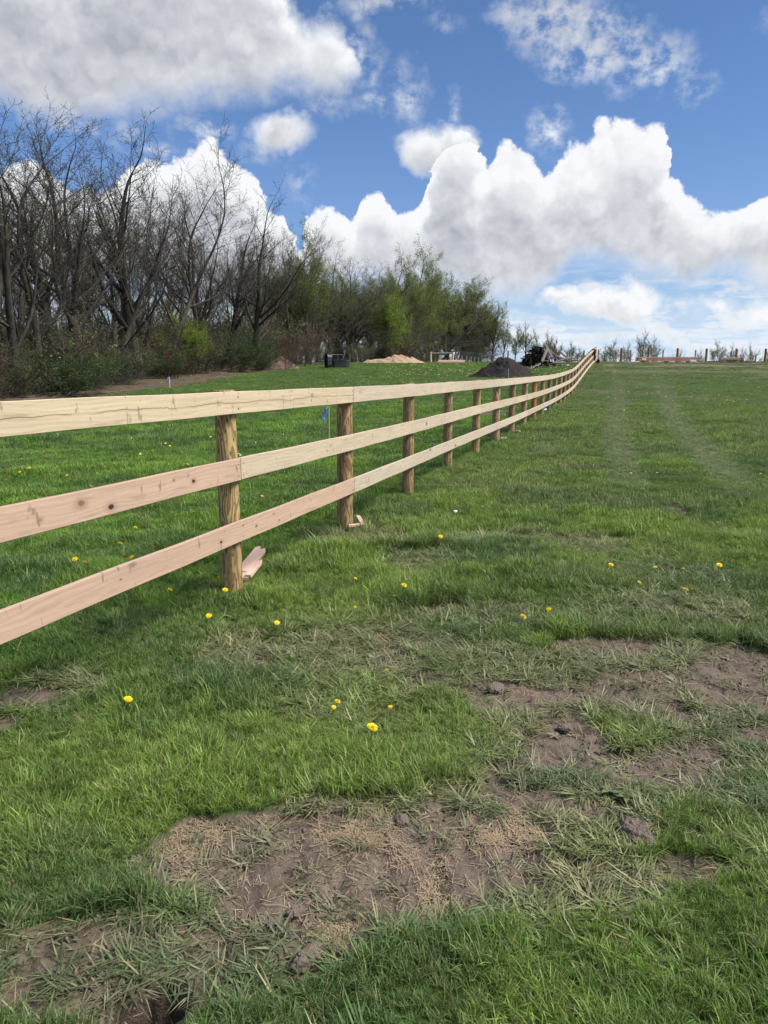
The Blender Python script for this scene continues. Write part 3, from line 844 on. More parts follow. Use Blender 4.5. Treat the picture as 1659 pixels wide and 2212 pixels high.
def leaves_mesh(rs, strands, lvmin, per, size, spread):
    C = []
    for pts, rad, lv in strands:
        if lv < lvmin: continue
        m = rs.poisson(per)
        for _ in range(m):
            q = rs.uniform(.2, 1)*(len(pts)-1); i = min(int(q), len(pts)-2); f = q-i
            C.append(np.asarray(pts[i])*(1-f)+np.asarray(pts[i+1])*f+rs.normal(size=3)*spread)
    C = np.array(C); n = len(C)
    a = rs.normal(size=(n, 3)); a /= np.linalg.norm(a, axis=1)[:, None]
    b = np.cross(a, rs.normal(size=(n, 3))); b /= np.linalg.norm(b, axis=1)[:, None]
    s = (size*rs.uniform(.6, 1.4, n))[:, None]
    V = np.stack([C-a*s, C-b*s*.45, C+a*s, C+b*s*.45], 1).reshape(-1, 3)
    return V, np.arange(n*4).reshape(n, 4), np.repeat(rs.uniform(size=n), 4)
def make_tree(name, seed, P, leaf=None, lper=.8, lsize=.035, lspread=.03, split=2):
    """returns an Empty with trunk and crown children, not yet placed"""
    rs_ = np.random.RandomState(seed); st, mk = grow(rs_, P)
    zmax = float(np.percentile([s[0][-1][2] for s in st], 98.5)); k = P['H']/zmax
    st = [([p*k for p in s[0]], s[1], s[2]) for s in st]
    root = empty(name)
    parts = [st] if split == 1 else [st[a:b] for a, b in zip(mk, mk[1:]+[len(st)])]
    for pt in parts:
        V, F = strands_mesh([s for s in pt if s[2] < split], lambda lv: 9 if lv == 0 else 6)
        mesh_np('trunk' if split > 1 else 'stems', V, F, M_bark, root, smooth=True)
    V, F = strands_mesh([s for s in st if s[2] >= split], lambda lv: 4 if lv < 3 else 3)
    mi = np.zeros(len(F), int); uv = np.zeros((len(F)*4, 2))
    if leaf:
        V2, F2, u2 = leaves_mesh(rs_, st, P['levels']-2, lper, lsize, lspread)
        F2 = F2+len(V); V = np.concatenate([V, V2]); F = np.concatenate([F, F2])
        mi = np.concatenate([mi, np.ones(len(F2), int)]); uv = np.concatenate([uv, np.stack([u2, u2*0], 1)])
    mesh_np('crown', V, F, [M_twig, leaf or M_twig], root, mi=mi, uv=uv)
    root['h0'] = P['H']
    return root
BASE = dict(levels=5, seg=[9, 10, 7, 5, 3], wob=[.10, .22, .30, .4, .4], up=[.12, .75, .55, .35, .15], taper=[.60, .75, .8, .8, .5],
            kids=[8, 7, 7, 5, 0], rr=[.60, .48, .5, .6, .7], ang=[(26, 56), (24, 52), (28, 58), (30, 62)], len=[.95, .58, .52, .50, .4],
            **{'from': [.35, .18, .12, .1]}, trunk=.46, stems=1, lean=.25, H=14, r0=.30, rmin=.0065)
def PP(**k): d = dict(BASE); d.update(k); return d
protos = {}
def proto(key, *a, **k): protos[key] = make_tree(*a, **k)
proto('bareA', 'bare_tree', 11, PP(stems=1, lean=.5), M_bud, .35, .035)
proto('bareB', 'bare_tree', 12, PP(stems=2, lean=.35, r0=.27, kids=[5, 7, 6, 5, 0], trunk=.5), M_bud, .35, .035)
proto('bareC', 'bare_tree', 13, PP(stems=3, lean=.40, r0=.25, kids=[4, 6, 6, 5, 0], trunk=.5, foot=.3), M_bud, .35, .035)
proto('bareD', 'bare_tree', 24, PP(stems=1, lean=.2, kids=[9, 7, 6, 5, 0], trunk=.55, len=[.75, .55, .5, .5, .4], ang=[(22, 48), (24, 50), (25, 55), (30, 60)]), M_bud, .35, .035)
proto('bareE', 'bare_tree', 15, PP(stems=2, lean=.5, wob=[.22, .36, .42, .5, .5], trunk=.5, kids=[5, 7, 6, 5, 0]), M_bud, .3, .035)
proto('oak', 'spreading_tree', 16, PP(stems=1, lean=.1, trunk=.34, kids=[10, 8, 7, 6, 0], len=[1.55, .55, .50, .48, .4], ang=[(22, 66), (22, 48), (28, 55), (30, 60)], up=[.05, .6, .5, .3, .2], r0=.38, H=15, rr=[.5, .5, .5, .55, .6]), M_bud, .35, .04)
proto('gnarl', 'gnarled_tree', 17, PP(stems=1, wob=[.25, .5, .5, .5, .4], up=[.08, .35, .3, .1, 0], trunk=.45, kids=[9, 8, 7, 5, 0], len=[1.1, .58, .5, .46, .4], ang=[(30, 75), (30, 65), (30, 60), (30, 60)], r0=.33), M_rust, .5, .04)
proto('slim', 'slim_tree', 18, PP(stems=1, lean=.1, r0=.10, trunk=.75, kids=[9, 5, 4, 0], levels=4, len=[.34, .5, .45, .4], rmin=.007), M_bud, .3, .035)
proto('greenA', 'greening_tree', 19, PP(kids=[8, 7, 7, 5, 0], trunk=.5, lean=.2), M_leaf, 11, .062, lspread=.20)
proto('greenB', 'greening_tree', 20, PP(stems=2, kids=[6, 7, 6, 5, 0], trunk=.55, lean=.35), M_bud, 6.5, .06, lspread=.13)
proto('lime', 'lime_green_tree', 21, PP(stems=4, r0=.10, foot=.35, kids=[7, 6, 5, 4, 0], trunk=.5, lean=.35, H=8, **{'from': [.08, .1, .1, .1]}), M_lime, 3.6, .075, lspread=.14)
proto('shrubG', 'leafy_shrub', 22, PP(levels=4, stems=9, r0=.03, foot=.5, kids=[7, 5, 4, 0], len=[.55, .5, .45, .4], trunk=.6, lean=.7, H=2.6, rmin=.004, **{'from': [.05, .1, .1, .1]}), M_dark, 3.0, .034, lspread=.08, split=1)
proto('shrubB', 'bare_shrub', 23, PP(levels=4, stems=10, r0=.028, foot=.5, kids=[7, 6, 4, 0], len=[.6, .5, .45, .4], trunk=.65, lean=.8, H=3.2, rmin=.0045, wob=[.4, .5, .5, .4], **{'from': [.05, .1, .1, .1]}), M_bud, .7, .035, lspread=.05, split=1)
proto('shrubR', 'reddish_shrub', 25, PP(levels=4, stems=9, r0=.03, foot=.5, kids=[7, 6, 4, 0], len=[.6, .5, .45, .4], trunk=.65, lean=.6, H=4, rmin=.0045, **{'from': [.05, .1, .1, .1]}), M_rust, 1.2, .04, lspread=.05, split=1)
proto('far', 'distant_tree', 26, PP(levels=4, r0=.3, kids=[11, 9, 7, 0], len=[1.0, .55, .45, .4], trunk=.42, H=12, rmin=.018, **{'from': [.35, .2, .1, .1]}), M_bud, 2.2, .10, lspread=.15)
proto('farG', 'distant_tree', 27, PP(levels=4, r0=.3, kids=[12, 9, 7, 0], len=[1.0, .55, .45, .4], trunk=.38, H=12, rmin=.018, **{'from': [.2, .2, .1, .1]}), M_olive, 3.5, .12, lspread=.25)
proto('roundG', 'rounded_green_tree', 41, PP(lean=.1, trunk=.30, kids=[11, 8, 7, 5, 0], len=[1.35, .55, .50, .48, .4], ang=[(20, 70), (22, 52), (28, 58), (30, 60)], up=[.05, .6, .5, .3, .2], r0=.34, H=15), M_olive, 6.5, .062, lspread=.18)
proto('roundB', 'rounded_bare_tree', 43, PP(lean=.15, trunk=.32, kids=[11, 8, 7, 6, 0], len=[1.4, .56, .50, .48, .4], ang=[(22, 72), (22, 52), (28, 58), (30, 60)], up=[.05, .55, .5, .3, .2], wob=[.15, .34, .4, .5, .5], r0=.34, H=15), M_bud, 1.2, .045, lspread=.05)
used_proto = set()
def put_tree(key, x, y, h, label, group, cat='tree', rz=None, wide=1.0, name=None, z=None):
    src = protos[key]
    if key in used_proto: o = copy_tree(src)
    else: o = src; used_proto.add(key)
    if name: o.name = name
    k = h/src['h0']
    o.location = (x, y, float(zt(x, y))-.05 if z is None else z); o.scale = (k*wide, k*wide, k)
    o.rotation_euler = (0, 0, random.uniform(0, 6.28) if rz is None else rz)
    return tag(o, label, cat, group)
def wood_at(px, off):
    if px < 620: off += 4.0*min(1, (620-px)/120)
    """where the line of sight of photo column px enters the wood, off metres behind its edge"""
    d = ray(px, 782); s = d[0]/d[1]; y = 25.0
    while y < 300 and s*y > wood_edge(y)-off: y += .2
    return s*y, y
def top_h(px, py, x, y):
    d = ray(px, py); return EYE+y*d[2]/d[1]-float(zt(x, y))
random.seed(21)
GW = 'trees along the front of the wood'
# photo column of the foot, metres inside the wood, column and row of the top, kind, width, label
FRONT = [(-60,2,265,'bareC',1.1,'tall leaning bare tree cut by the left edge of the photo'),
 (25,1.5,272,'bareB',1.1,'tall dark bare tree with two stems, farthest left of the wood'),
 (66,1,285,'bareE',1.0,'tall forked bare tree with sinuous black limbs near the left edge'),
 (120,3,330,'bareD',1.0,'bare tree rising between the two tallest crowns on the left'),
 (182,1.5,300,'bareA',1.05,'tall bare tree with a high open crown above the thin sapling'),
 (240,2.0,330,'bareC',1.0,'many-stemmed bare tree right of the thin sapling, crown against white cloud'),
 (300,1.5,345,'bareD',1.1,'straight slender bare tree whose narrow crown tops the cloud edge'),
 (345,2.5,340,'bareB',1.0,'tall bare tree with a feathery top just left of the big cumulus'),
 (405,3,405,'bareE',1.0,'crooked bare tree with long arching limb, behind the yellow-green bush'),
 (450,3,445,'bareA',1.0,'bare tree between the tall left group and the broad fan-shaped tree'),
 (500,4,470,'bareD',1.0,'upright bare tree directly left of the broad fan-shaped tree'),
 (556,1.5,452,'oak',1.0,'broad fan-shaped bare tree, widest crown of the wood, left of the dirt heap'),
 (632,4,500,'bareB',1.0,'bare tree behind the dirt heap with twigs starting to green'),
 (668,3,528,'roundG',.8,'hazy olive tree above the small wire pen'),
 (712,2,565,'roundB',.9,'gnarled reddish tree behind the upturned black tub'),
 (762,3,572,'roundB',1.0,'crooked wide-armed dark tree above the left end of the mulch heap'),
 (815,5,590,'bareE',1.0,'twisted bare tree behind the lime green tree'),
 (868,5,580,'roundG',.9,'olive tree to the right of the lime green tree'),
 (925,6,566,'roundG',.9,'tallest fresh green tree near the right end of the wood'),
 (968,4,596,'roundG',.85,'green tree with drooping right side above the timber frame'),
 (1003,3,630,'roundB',.8,'dusky bare tree at the right shoulder of the wood'),
 (1030,3,660,'roundG',.8,'small grey-green tree at the very right end of the wood')]
for (px, off, ty, key, wd, lab) in FRONT:
    x_, y_ = wood_at(px, off); h = top_h(px, ty-(30 if px < 420 else 10), x_, y_)
    put_tree(key, x_, y_, h, lab, GW, wide=wd*(1.28 if key == 'roundG' else 1.12 if px > 600 else 1.28))
x_, y_ = ground_at(143, 851)[:2]
put_tree('slim', x_, y_, 7.0, 'thin pale sapling standing alone in front of the left wood', None, wide=.8)
for (px, off, ty, lab) in [(318,1.2,560,'slim pale trunk left of the yellow-green bush'),(225,.8,600,'slim leaning grey trunk among the left trees'),(455,2,640,'slim dark trunk beside the yellow-green bush')]:
    x_, y_ = wood_at(px, off); put_tree('slim', x_, y_, top_h(px, ty, x_, y_), lab, 'slim trunks along the wood')
for (px, off, ty, wd, lab) in [(822,1.0,645,.85,'dense lime green tree, brightest in the wood, above the mulch heap'),(425,.6,688,1.0,'yellow-green bushy tree low at the front of the bare wood')]:
    x_, y_ = wood_at(px, off); put_tree('lime', x_, y_, top_h(px, ty, x_, y_), lab, None, wide=wd)
# rows deeper in the wood
NEARBY = [(45, 'the farthest left tree'), (95, 'the sinuous tree'), (150, 'the lone thin sapling'), (210, 'the high open-crowned tree'), (272, 'the many-stemmed tree'),
    (322, 'the slender narrow-crowned tree'), (375, 'the feathery-topped tree'), (428, 'the yellow-green bushy tree'), (475, 'the gap beside the fan-shaped tree'), (590, 'the broad fan-shaped tree'), (650, 'the brown dirt heap'),
    (690, 'the pipe pen'), (735, 'the oval stock tank'), (790, 'the mulch heap\'s left end'), (845, 'the dense lime green tree'), (900, 'the middle of the mulch heap'), (950, 'the tallest fresh green tree'), (985, 'the timber brace'), (2000, 'the wood\'s right shoulder')]
def nearby(px): return next(n for lim, n in NEARBY if px < lim)
for i in range(96):
    px = -110+i*12.3+random.uniform(-8, 8); off = random.choice((6, 9, 13, 17))*random.uniform(.9, 1.1)
    if px < 560 and i % 3: continue
    x_, y_ = wood_at(px, off)
    base_top = np.interp(px, [-100, 0, 200, 400, 560, 700, 930, 1000, 1040, 1100], [400, 420, 450, 475, 530, 590, 590, 625, 680, 735])+random.uniform(0, 75)
    key = random.choice(['bareA', 'bareB', 'bareC', 'bareD', 'bareE']) if px < 600 else random.choice(['bareB', 'greenB', 'roundG', 'gnarl', 'roundB'])
    lab = {'b': 'bare grey-brown tree', 'g': 'budding olive tree', 'r': ''}[key[0]]
    if key == 'gnarl': lab = 'crooked reddish tree'
    if key == 'roundG': lab = 'rounded olive-green tree'
    if key == 'roundB': lab = 'rounded bare tree'
    h = max(6, top_h(px, base_top, x_, y_))
    lab = ('tall ' if h > 13.5 else 'lower ')+lab+(' just behind ' if off < 10 else ' deep behind ')+nearby(px)
    put_tree(key, x_, y_, h, lab, 'trees in the rows behind the edge of the wood', wide=1.0 if px < 600 else 1.3)
# undergrowth at the foot of the wood
SH = {'shrubG': 'dark green leafy shrub', 'shrubB': 'twiggy leafless shrub', 'shrubR': 'reddish-brown twiggy shrub'}
for i in range(128):
    px = -60+(i*12.2 if i < 92 else (i-92)*17.5)+random.uniform(-8, 8); off = (random.choice((.2, 1.0, 2.5, 4.5, 7.0)) if i < 92 else random.choice((4.5, 7, 9, 12)))+random.uniform(-.2, .5)
    x_, y_ = wood_at(px, off)
    if px < 230: key = random.choice(['shrubB', 'shrubB', 'shrubB', 'shrubR'])
    elif px < 560: key = random.choice(['shrubB', 'shrubR', 'shrubB', 'shrubG'])
    else: key = random.choice(['shrubB', 'shrubG', 'shrubR', 'shrubG'])
    if abs(px-715) < 30: continue
    h = {'shrubG': random.uniform(1.0, 1.9), 'shrubB': random.uniform(1.5, 3.2), 'shrubR': random.uniform(1.6, 3)}[key]
    if off > 2: h *= 1.55
    if y_ > 70: h *= 1.4
    put_tree(key, x_, y_, h, SH[key]+(' at the wood edge before ' if off < 1.8 else ' among trunks behind ')+nearby(px), 'shrubs at the foot of the wood', 'shrub', wide=random.uniform(1.1, 1.6))
for (px, off, h, wd, lab) in [(60,-1.2,2.3,2.0,'wide dark evergreen bush at the bottom left corner of the wood'),(185,-.6,2.1,1.3,'tangled greenish bush right of the thin sapling'),
      (375,-.4,1.8,1.3,'low green bush by the flagged stake'),(480,-.3,3.2,1.4,'rounded green bush left of the brush pile')]:
    x_, y_ = wood_at(px, off); put_tree('shrubG', x_, y_, h, lab, None, 'bush', wide=wd)
# distant trees right of the wood and along the skyline
FARL = [(1062,140,668,'far','leftmost grey tree past the end of the wood'),(1085,150,700,'far','bare round tree past the wood, above the black soil heap'),(1112,160,712,'farG','soft green tree above the woodpile, left side'),
 (1135,170,708,'far','bare tree above the log heap with visible limbs'),(1160,180,735,'farG','low green tree behind the log heap'),(1188,190,724,'far','tall thin bare tree rising behind the plank heap'),
 (1205,200,738,'farG','yellowish tree behind the peak of the plank heap'),(1228,210,745,'farG','yellowish tree right of the plank heap'),(1250,215,757,'farG','low bushy tree left of the fence crest'),
 (1305,230,752,'far','small bare tree right of the fence end'),(1330,225,742,'farG','pale green tree left of the lumber stack'),(1348,228,748,'far','small pale tree beside the thick post left of the lumber'),
 (1382,225,726,'far','tallest bare tree on the skyline, above the lumber stack left end'),(1408,230,736,'far','leaning bare tree right of the tallest skyline tree'),(1545,235,744,'farG','faint green tree above the lumber stack right end'),
 (1578,240,752,'far','faint bare tree between lumber stack and log pile'),(1625,240,752,'far','faint bare tree near the right edge'),(1463,240,764,'far','low faint tree behind the middle of the lumber stack'),(1510,240,762,'far','low faint tree behind the lumber stack right part'),
 (1652,235,766,'farG','low faint bush cut by the right edge'),(1600,238,758,'far','spindly faint tree above the log pile')]
for (px, Y, ty, key, lab) in FARL:
    d = ray(px, 782); x_ = d[0]/d[1]*Y; g = float(zt(x_, Y)); h = EYE+Y*(ray(px, ty-5)[2]/ray(px, ty-5)[1])-g
    put_tree(key, x_, Y, h, lab, 'distant trees on the skyline', wide=random.uniform(.75, 1.0))
for key in protos:
    if key not in used_proto:
        for ch in list(protos[key].children): bpy.data.objects.remove(ch)
        bpy.data.objects.remove(protos[key])
    elif 'h0' in protos[key]: pass
# ------------------------------------------------------------------ heaps, timber, stakes and the rest
def PX_(px, py, Y):      # point on the line of sight of a photo pixel at range Y
    d = ray(px, py); k = Y/d[1]; return Vector((d[0]*k, Y, EYE+d[2]*k))
def gz_(x, y): return float(zt(x, y))
M_soil = plain('black_soil', (.040, .034, .033), .95, .7, 9, .1, 0, 1.0)
M_dirt = plain('brown_dirt', (.17, .125, .095), .95, .35, 4, .1, 0, 1.0)
M_mulchp = plain('straw_mulch', (.42, .29, .20), .95, .4, 9, .1, 0, 1.0)
M_clod = plain('mud', (.20, .155, .125), .8, .35, 30, .3, 0, 1.0)
M_tub = plain('dark_plastic', (.030, .034, .046), .42, .15, 5, .5, 0, .05)
M_grey = plain('weathered_wood', (.27, .245, .215), .85, .4, 3, .2, 0, .5, (1, 1, 6))
M_greyb = plain('brown_weathered_wood', (.20, .145, .105), .85, .4, 3, .2, 0, .5, (1, 1, 6))
M_charlog = plain('dark_log_bark', (.022, .018, .016), .9, .5, 6, .15, 0, .8)
M_logend = plain('dark_log_end', (.085, .066, .052), .9, .4, 12, .15, 0, .5)
M_new = plain('fresh_pine', (.66, .50, .36), .75, .15, 6, .25, 0, .3, (1, 6, 6))
M_pinkw = plain('fresh_pink_pine', (.66, .44, .33), .75, .15, 8, .25, 0, .3, (2, 8, 8))
M_red = plain('reddish_lumber', (.42, .20, .125), .75, .25, 3, .25, 0, .4, (1, 8, 8))
M_steel = plain('rusty_pipe', (.22, .20, .175), .7, .2, 8, .3, 0, .05)
M_wire = plain('galvanised_wire', (.30, .31, .32), .5, .1, 8, .5, .5, 0)
M_stake = plain('pale_stake_wood', (.58, .46, .32), .8, .2, 10, .2, 0, .3, (8, 8, 1))
M_blue = plain('blue_tape', (.06, .24, .75), .5, .25, 20, .4, 0, .1)
M_white = plain('white_tape', (.78, .80, .84), .5, .1, 20, .4, 0, .1)
M_lab = plain('white_paper', (.80, .80, .80), .7, .06, 8, .2, 0, 0)
M_or = plain('orange_plastic', (.75, .12, .03), .45, .15, 10, .4, 0, .1)
M_black = plain('black_cloth', (.014, .015, .020), .85, .3, 12, .2, 0, .4)
M_lime_s = plain('lime_painted_stake', (.50, .70, .06), .7, .1, 10, .2, 0, .1)
M_brownp = plain('brown_round_post', (.24, .155, .075), .8, .3, 5, .2, 0, .4, (3, 3, 1))
M_greyp = plain('grey_round_post', (.25, .235, .21), .85, .3, 5, .2, 0, .4, (3, 3, 1))

def heap(name, mat, c, rx, ry, h, seed, pw=1.25, n=70, rough=.10, label=None, cat='heap', ridge=None):
    """a poured heap: rises to a peak, with slumped and lumpy sides, meeting the ground all round"""
    V = []; F = []
    for i in range(n+1):
        r = i/n
        for j in range(n*2):
            a = math.pi*j/n; q = 1+.10*math.sin(2*a+seed)+.07*math.sin(3*a+seed*2)
            V.append((c[0]+rx*r*q*math.cos(a), c[1]+ry*r*q*math.sin(a), r))
    A = np.array(V); r = A[:, 2]
    prof = (1-r)**1.0*(1-.10*np.exp(-r*14))/.9 if ridge is None else (1-r**1.6)
    z = h*prof+h*rough*(fbm(A[:, 0]*2.3, A[:, 1]*2.3, 5, seed)-.5)*2*np.clip((1-r)*5, 0, 1)+h*rough*.6*(fbm(A[:, 0]*9, A[:, 1]*9, 3, seed+9)-.5)*np.clip((1-r)*6, 0, 1)
    if ridge is not None: z = z*(.35+1.1*fbm(A[:, 0]*ridge, A[:, 1]*.5, 3, seed+4))
    A[:, 2] = zt(A[:, 0], A[:, 1])-.06+z
    m = 2*n
    F = [(i*m+j, (i+1)*m+j, (i+1)*m+(j+1) % m, i*m+(j+1) % m) for i in range(n) for j in range(m)]
    o = mesh_np(name, A, F, mat, smooth=False)
    return tag(o, label, cat)
p = PX_(1087, 800, 52.3); top = PX_(1087, 770, 52.3)
heap('soil_heap', M_soil, (p.x, p.y), 2.32, 2.2, top.z-gz_(p.x, p.y), 3, rough=.17, label='conical heap of black topsoil on the grass beyond the fence')
p = ground_at(606, 797); Y = p[1]+1.6; t_ = PX_(606, 769, Y)
heap('dirt_heap', M_dirt, (t_.x, Y), 34/1579*Y*1.15, 1.7, t_.z-gz_(t_.x, Y), 8, label='brown dirt heap at the foot of the broad fan-shaped tree')
Y = 92; a = PX_(778, 780, Y); b = PX_(928, 780, Y)
heap('mulch_heap', M_mulchp, ((a.x+b.x)/2, Y), (b.x-a.x)/2, 1.6, .95, 12, ridge=.45, rough=.22, label='long low heap of tan straw mulch below the lime green tree')
# scattered clumps of straw at the foot of the mulch heap
# ---- stock tank, upturned tub, wire pen
def tub_mesh(L, W, H, th=.03, n=40):
    """open oval tub with rolled rim and two ribs"""
    V = []; F = []
    prof = [(.86, 0), (.90, .02), (.92, H*.30), (.945, H*.32), (.945, H*.38), (.925, H*.40), (.955, H*.66), (.975, H*.68), (.975, H*.73), (.955, H*.75), (.97, H*.93), (1.04, H*.94), (1.05, H*.97), (1.03, H), (.95, H), (.93, H*.97), (.86, .05), (0.01, .05)]
    def ring(s, z):
        out = []
        for j in range(n):
            a = 2*math.pi*j/n; ca, sa = math.cos(a), math.sin(a)
            x = W/2*ca+math.copysign((L-W)/2, ca)*min(1, abs(ca)*5); out.append((x*s, W/2*sa*s, z))
        return out
    for s, z in prof: V += ring(s, z)
    for i in range(len(prof)-1):
        for j in range(n): F.append((i*n+j, i*n+(j+1) % n, (i+1)*n+(j+1) % n, (i+1)*n+j))
    F.append(tuple(reversed(range(n))))
    return V, F
V, F = tub_mesh(1.80, .95, .70)
mb = MB(); mb.add(V, F); o = mb.build('stock_tank', M_tub, None, smooth=False)
p = ground_at(734, 795); o.location = (p[0], p[1]+.45, gz_(p[0], p[1]+.45)-.02); o.rotation_euler = (0, 0, math.radians(8))
tag(o, 'dark oval plastic stock tank with ribbed sides standing open on the grass', 'water tank')
V, F = tub_mesh(1.30, .75, .42)
mb = MB(); mb.add(V, F); o = mb.build('plastic_tub', M_tub, None)
p = ground_at(712, 796); o.rotation_euler = (0, math.radians(-90), math.radians(28)); o.location = (p[0]+.05, p[1]+.3, p[2]+.66)
tag(o, 'black tub stood upright on its end beside the oval stock tank', 'tub')
Y = ground_at(712, 793)[1]+2.2
pen = empty('pipe_pen', PX_(712, 790, Y), label='small rusty pipe frame pen behind the black tubs', cat='pen')
P0 = Vector(pen.location)
def penpt(px, h, dy=0):
    q = PX_(px, 782, Y+dy); return Vector((q.x, q.y, gz_(q.x, q.y)+h))-P0
zt_ = PX_(700, 766, Y).z-gz_(PX_(700, 782, Y).x, Y)
for px, dy in ((689, 0), (704, 1.2), (715, 0), (730, 1.2), (741, .8)):
    mb = MB(); mb.tube([penpt(px, -.05, dy), penpt(px, zt_, dy)], .022, 6); mb.build('upright', M_steel, pen)
for a_, b_ in (((689, 0), (715, 0)), ((715, 0), (741, .8)), ((704, 1.2), (730, 1.2)), ((689, 0), (704, 1.2))):
    for hh in (zt_, zt_*.5):
        mb = MB(); mb.tube([penpt(a_[0], hh, a_[1]), penpt(b_[0], hh, b_[1])], .020, 6); mb.build('crossbar', M_steel, pen)
# ---- stakes
def stake(px, base_y, top_y, mat, label, w=.02, ribbon=None, dirn=-1, lean=0, rl=.25, on=None, cat='stake'):
    b = Vector(ground_at(px, base_y)) if on is None else Vector(on)
    tz = PX_(px, top_y, b.y).z
    root = empty('survey_stake', b, label=label, cat=cat)
    mb = MB(); h = tz-b.z; mb.box((lean*h/2, 0, h/2-.06), (w, w*.8, h+.12), M=Matrix.Rotation(math.atan(lean), 3, 'Y')); mb.build('stake', mat, root)
    if ribbon:
        for q, m in enumerate(ribbon):
            mb = MB(); k = 9; V = []; F = []
            L = rl*(1-.12*q); ww = .05 if rl < .45 else .07
            for i in range(k):
                f = i/(k-1)
                cx = lean*h+dirn*(.01+L*.42*math.sin(f*1.5+q*.25)); cz = h-.03-f*L*1.05+.01*math.sin(f*9+q)
                ang = f*2.2+q*.9
                e = Vector((math.cos(ang)*ww*.5, math.sin(ang)*ww*.9, .25*ww))
                V += [Vector((cx, -.012-.01*q, cz))-e, Vector((cx, -.012-.01*q, cz))+e]
            F = [(2*i, 2*i+1, 2*i+3, 2*i+2) for i in range(k-1)]
            mb.add(V, F); o_ = mb.build('ribbon', m, root)
            so_ = o_.modifiers.new('thickness', 'SOLIDIFY'); so_.thickness = .0012
    return root
stake(712, 957, 878, M_stake, 'wooden survey stake with blue and white ribbon between the first two posts', .022, [M_blue, M_white, M_blue], -1, rl=.30)
stake(1098, 822, 796, M_stake, 'survey stake with blue ribbon in front of the black soil heap', .035, [M_blue, M_blue], -1, rl=.50)
stake(367, 838, 814, M_white, 'white survey stake with a ribbon blowing left at the mulched wood edge', .035, [M_blue, M_white], -1, rl=.40)
stake(756, 786, 767, M_stake, 'plain wooden stake standing left of the mulch heap', .04)
stake(603, 795, 768, M_greyb, 'thin dark stake standing in front of the brown dirt heap', .04)
stake(702, 794, 776, M_lime_s, 'lime painted stake left of the upright black tub', .035)
stake(440, 822, 818, M_stake, 'short pale peg in the grass right of the flagged white stake', .05)
stake(1210, 797, 757, M_stake, 'thin leaning pole behind the plank heap', .05, on=(PX_(1232, 782, 66).x, 66, gz_(PX_(1232, 782, 66).x, 66)), cat='pole')
# ---- timber brace and poles at the far corner
Y = 96
br = empty('timber_brace', (PX_(954, 782, Y).x, Y, gz_(PX_(954, 782, Y).x, Y)), label='pale round timber H brace of two thick posts at the far corner', cat='fence brace')
B0 = Vector(br.location); zt2 = PX_(930, 760, Y).z-B0.z
for px in (930.5, 978):
    mb = MB(); x = PX_(px, 782, Y).x-B0.x; mb.tube([(x, 0, -.3), (x, 0, zt2)], [.14, .125], 10); mb.build('post', M_new, br, smooth=False)
mb = MB(); mb.tube([(PX_(931, 782, Y).x-B0.x, -.02, zt2-.20), (PX_(977, 782, Y).x-B0.x, -.02, zt2-.16)], .095, 10); mb.build('crossbar', M_greyp, br)
for i, (px0, px1, dy, dz) in enumerate(((944, 1001, 0, 0), (948, 1004, -.35, 0), (946, 1000, .35, 0), (950, 1005, .15, .17), (947, 985, -.2, .17))):
    a = PX_(px0, 782, 90+dy); b = PX_(px1, 782, 90+dy); mb = MB()
    mb.tube([(0, 0, 0), (b.x-a.x, 0, gz_(b.x, b.y)-gz_(a.x, a.y))], .09, 9)
    o = mb.build('timber_pole', M_pinkw if i % 2 else M_new); o.location = (a.x, a.y, gz_(a.x, a.y)+.12+dz)
    tag(o, 'peeled timber pole lying in the small stack right of the timber brace', 'pole', 'poles stacked by the timber brace')
# ---- wire fences
def wire_fence(pts, label, post_mat_, r, n_wire, h_of, name='wire_fence'):
    root = empty(name, (pts[0][0], pts[0][1], gz_(pts[0][0], pts[0][1])), label=label, cat='fence'); R0 = Vector(root.location)
    for i, (x, y, h, dark) in enumerate(pts):
        mb = MB(); z = gz_(x, y); mb.tube([Vector((x, y, z-.3))-R0, Vector((x, y, z+h))-R0], r*(1.15 if h > 1.5 else 1), 8); mb.build('post', M_greyb if dark else post_mat_, root)
    for k in range(n_wire):
        f = (k+1)/n_wire*.97
        mb = MB(); mb.tube([Vector((x, y, gz_(x, y)+h_of*f))-R0 for x, y, h, d in pts], .0075, 4, cap=False); mb.build('wire', M_wire, root)
    mb = MB()
    for (x0, y0, *_), (x1, y1, *_) in zip(pts[:-1], pts[1:]):
        m_ = max(2, int(math.hypot(x1-x0, y1-y0)/.55))
        for j in range(1, m_):
            f = j/m_; x = x0+(x1-x0)*f; y = y0+(y1-y0)*f; z = gz_(x0, y0)*(1-f)+gz_(x1, y1)*f
            mb.box(Vector((x, y, z+h_of*.5))-R0, (.006, .006, h_of*.92))
    if mb.n: mb.build('stay_wires', M_wire, root)['kind'] = 'stuff'
    return root
L1 = []
for px, Y, ty, dk in ((984, 98, 764, 0), (988.5, 100, 767, 0), (998, 103, 768, 0), (1008, 106, 769, 0), (1017, 109, 770, 0), (1025, 112, 771, 0), (1033, 114, 771.5, 0), (1040, 104, 762, 1), (1098, 90, 757, 0), (1160, 84, 757, 0), (1226, 80, 759, 0), (1262, 79, 757, 0)):
    q = PX_(px, ty, Y); L1.append((q.x, Y, q.z-gz_(q.x, Y), dk))
wire_fence(L1, 'woven wire fence with grey posts running behind the soil heap and woodpile', M_greyp, .085, 8, 1.45)
L2 = []
for px, ty in ((1293, 755), (1363, 756), (1433, 755.5), (1503, 756), (1581, 757), (1633, 766), (1662, 754), (1735, 755), (1810, 755)):
    Y = 80; q = PX_(px, ty, Y); L2.append((q.x, Y, q.z-gz_(q.x, Y), 0))
